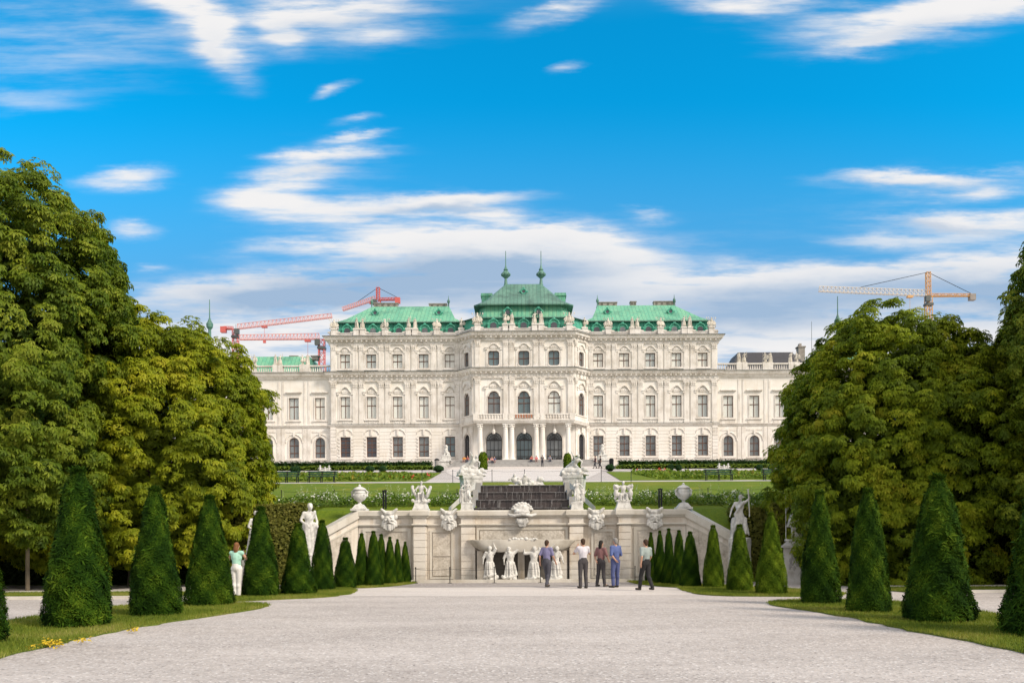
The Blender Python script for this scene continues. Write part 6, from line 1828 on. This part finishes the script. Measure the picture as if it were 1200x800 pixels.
# ------------------------------------------------------------------ camera
cam = bpy.data.cameras.new('camera'); co = bpy.data.objects.new('camera', cam); COL.objects.link(co); sc.camera = co
co.location = (CAMX, 0, CAMZ)
co.matrix_world = Matrix.Translation((CAMX, 0, CAMZ)) @ Matrix.Rotation(R(90), 4, 'X') @ Matrix.Rotation(-ROLL, 4, 'Z')
cam.sensor_fit = 'HORIZONTAL'; cam.sensor_width = 36; cam.lens = 36*F/1200
cam.shift_x = (600-VX)/1200; cam.shift_y = (VY-400)/1200
cam.clip_start = .1; cam.clip_end = 6000

# ------------------------------------------------------------------ light: sun and sky with long-exposure clouds
SUN_AZ, SUN_EL = 124.0, 38.0      # clockwise from the view direction
sd = Vector((math.sin(R(SUN_AZ))*math.cos(R(SUN_EL)), math.cos(R(SUN_AZ))*math.cos(R(SUN_EL)), math.sin(R(SUN_EL))))
sl = bpy.data.lights.new('sun', 'SUN'); so = bpy.data.objects.new('sun', sl); COL.objects.link(so)
so.rotation_euler = sd.to_track_quat('Z', 'Y').to_euler(); so.location = (30, -30, 60)
sl.energy = 2.0; sl.angle = R(14); sl.color = (1.0, .88, .73)

w = bpy.data.worlds.new('World'); sc.world = w; w.use_nodes = True
nt = NT(w.node_tree)
wo = nt.n('ShaderNodeOutputWorld'); bg = nt.n('ShaderNodeBackground'); nt.l(bg.outputs[0], wo.inputs[0])
sky = nt.n('ShaderNodeTexSky', sky_type='NISHITA', sun_disc=False, sun_elevation=R(SUN_EL), sun_rotation=R(SUN_AZ), air_density=1.0, dust_density=.6, ozone_density=2.0)
SK = .10; EXPO = .95; EX = 2**EXPO
bg.inputs[1].default_value = SK
dirn = nt.n('ShaderNodeTexCoord').outputs['Generated']
sp = nt.n('ShaderNodeSeparateXYZ'); nt.l(dirn, sp.inputs[0])
dy = nt.m('MAXIMUM', nt.m('ABSOLUTE', sp.outputs[1]), .12)
U = nt.m('MULTIPLY_ADD', nt.m('DIVIDE', sp.outputs[0], dy), 985.0, 616.0)      # bearing chart of the sky, 985 units per tangent unit
V = nt.m('MULTIPLY_ADD', nt.m('DIVIDE', sp.outputs[2], dy), -985.0, 636.0)
cmb = nt.n('ShaderNodeCombineXYZ'); nt.l(U, cmb.inputs[0]); nt.l(V, cmb.inputs[1]); uv = cmb.outputs[0]
wob = nt.n('ShaderNodeTexNoise'); nt.l(nt.vmap(uv, (1/230, 1/75, 1)), wob.inputs['Vector']); wob.inputs['Scale'].default_value = 1; wob.inputs['Detail'].default_value = 7; wob.inputs['Roughness'].default_value = .6
ws = nt.n('ShaderNodeSeparateXYZ'); nt.l(wob.outputs['Color'], ws.inputs[0])
U2 = nt.m('ADD', U, nt.m('MULTIPLY', nt.m('SUBTRACT', ws.outputs[0], .5), 110)); V2 = nt.m('ADD', V, nt.m('MULTIPLY', nt.m('SUBTRACT', ws.outputs[1], .5), 48))
streak = nt.noise(nt.vmap(uv, (1/170, 1/22, 1), (3.1, 7.7, 0)), 1.0, 5, .6)
fine = nt.noise(nt.vmap(uv, (1/60, 1/14, 1), (1.1, 2.7, 0)), 1.0, 4, .6)
def blob(cx, cy, a, b_, deg, wgt):
    c, s_ = math.cos(R(deg)), math.sin(R(deg))
    du, dv = nt.m('SUBTRACT', U2, cx), nt.m('SUBTRACT', V2, cy)
    p_ = nt.m('ADD', nt.m('MULTIPLY', du, c/a), nt.m('MULTIPLY', dv, s_/a)); q_ = nt.m('ADD', nt.m('MULTIPLY', du, -s_/b_), nt.m('MULTIPLY', dv, c/b_))
    e = nt.m('ADD', nt.m('MULTIPLY', p_, p_), nt.m('MULTIPLY', q_, q_))
    return nt.m('MULTIPLY', nt.m('POWER', 2.718, nt.m('MULTIPLY', e, -1.0)), wgt)
CLOUD = [(215,5,50,24,30,1.0),(262,50,45,22,62,1.0),(400,8,100,22,-8,1.05),(440,42,50,14,-5,.55),(330,35,22,24,-40,.7),(655,18,48,13,-18,.85),(665,77,24,7,-12,.5),(392,107,24,8,-22,.55),(425,143,24,5,-8,.4),
 (870,3,75,16,0,.95),(1080,22,130,24,-8,1.0),(1010,50,60,10,-15,.6),(1160,5,90,18,-5,.7),(60,50,190,70,0,.42),(30,118,70,14,0,.3),
 (150,210,46,15,-6,1.05),(150,264,30,12,0,.9),(178,311,24,6,0,.6),(420,163,34,5,-8,.9),(385,186,60,9,-8,.95),(345,212,55,17,-16,.95),(330,240,75,16,0,.75),
 (520,236,95,12,-3,1.05),(560,255,45,9,0,.8),(450,262,130,13,3,.7),(440,290,150,12,-2,.85),(650,296,115,26,2,1.15),(560,285,110,12,0,.9),(300,338,120,14,-5,.8),(480,335,200,30,-3,.75),(620,345,220,34,0,.85),
 (765,250,30,7,0,.75),(1085,210,110,9,-1,1.0),(1135,229,65,8,-2,.85),(1130,262,110,13,0,.9),(1050,285,90,8,0,.45),(890,332,190,18,-2,.75),(1090,322,150,20,-6,.9),(1000,365,260,40,0,.75),(1180,330,60,60,0,.6),(300,385,300,50,0,.55),(900,400,300,40,0,.65),(600,400,800,45,0,.6),(640,300,260,60,0,.35),(380,215,120,60,-10,.3),(1090,240,180,60,0,.25),(380,20,260,60,0,.25),(1050,20,240,45,0,.25)]
GREY = [(650,312,110,10,2,.5),(385,200,60,8,-10,.35),(520,246,90,6,-3,.4),(235,60,40,12,40,.25),(400,24,90,9,-8,.35),(1085,216,100,5,-1,.35),(470,325,170,22,-4,.95),(330,352,150,16,-4,.8),(640,338,90,16,0,.55),(560,352,200,18,0,.5),(1010,348,220,22,-3,.85),(860,375,170,22,0,.6),(1110,268,90,7,0,.55),(490,247,60,8,0,.35),(270,70,30,12,60,.2),(1180,350,80,30,0,.7),(1090,225,60,5,0,.3),(1050,40,110,9,-8,.35),(620,322,90,9,0,.35)]
def accum(lst):
    acc = None
    for k in lst:
        o = blob(*k); acc = o if acc is None else nt.m('ADD', acc, o)
    return acc
V2 = nt.m('ADD', V2, nt.m('MULTIPLY', nt.m('SUBTRACT', fine, .5), 16)); dens = accum(CLOUD); greyv = accum(GREY)
dn = nt.m('MULTIPLY', dens, nt.m('ADD', .12, nt.m('ADD', nt.m('MULTIPLY', nt.smooth(streak, .25, .72), 1.05), nt.m('MULTIPLY', fine, .7))))
cov = nt.smooth(dn, .12, 1.42)
gk = nt.m('MULTIPLY', greyv, nt.m('ADD', .45, nt.m('MULTIPLY', streak, 1.1)), clamp=True)
up_ = nt.m('GREATER_THAN', sp.outputs[2], 0.0)
base = nt.mix(1.0, sky.outputs[0], (.01,.98,1.24), 'MULTIPLY')
lowk = nt.smooth(V, 110.0, 430.0)
base = nt.mix(nt.m('MULTIPLY', lowk, .92), base, tuple(c/SK/EX for c in (.15,.37,.67)))
cc = nt.mix(gk, tuple(c/SK/EX for c in (.90,.89,.89)), tuple(c/SK/EX for c in (.36,.50,.69)))
fin = nt.mix(nt.m('MULTIPLY', cov, up_), base, cc)
# neutral bright sky added out of view, overhead and behind, as fill light
fill_sky = nt.m('MAXIMUM', nt.smooth(sp.outputs[2], .52, .78), nt.smooth(nt.m('MULTIPLY', sp.outputs[1], -1.0), -.12, .25))
fill_sky = nt.m('MULTIPLY', nt.m('MULTIPLY', fill_sky, up_), nt.smooth(nt.noise(dirn, 3.0, 4), .2, .55, .6, 1.0))
fin = nt.mix(fill_sky, fin, tuple(c/SK/EX*1.25 for c in (.82,.775,.745)))
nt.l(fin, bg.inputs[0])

sc.view_settings.view_transform = 'Standard'; sc.view_settings.look = 'None'; sc.view_settings.gamma = 1.0; sc.view_settings.use_curve_mapping = False
sc.view_settings.exposure = EXPO
sc.render.engine = 'CYCLES'
sc.cycles.use_denoising = True
sc.cycles.max_bounces = 6; sc.cycles.diffuse_bounces = 3; sc.cycles.glossy_bounces = 3; sc.cycles.transmission_bounces = 4; sc.cycles.transparent_max_bounces = 8
sc.cycles.use_adaptive_sampling = True; sc.cycles.adaptive_threshold = .02
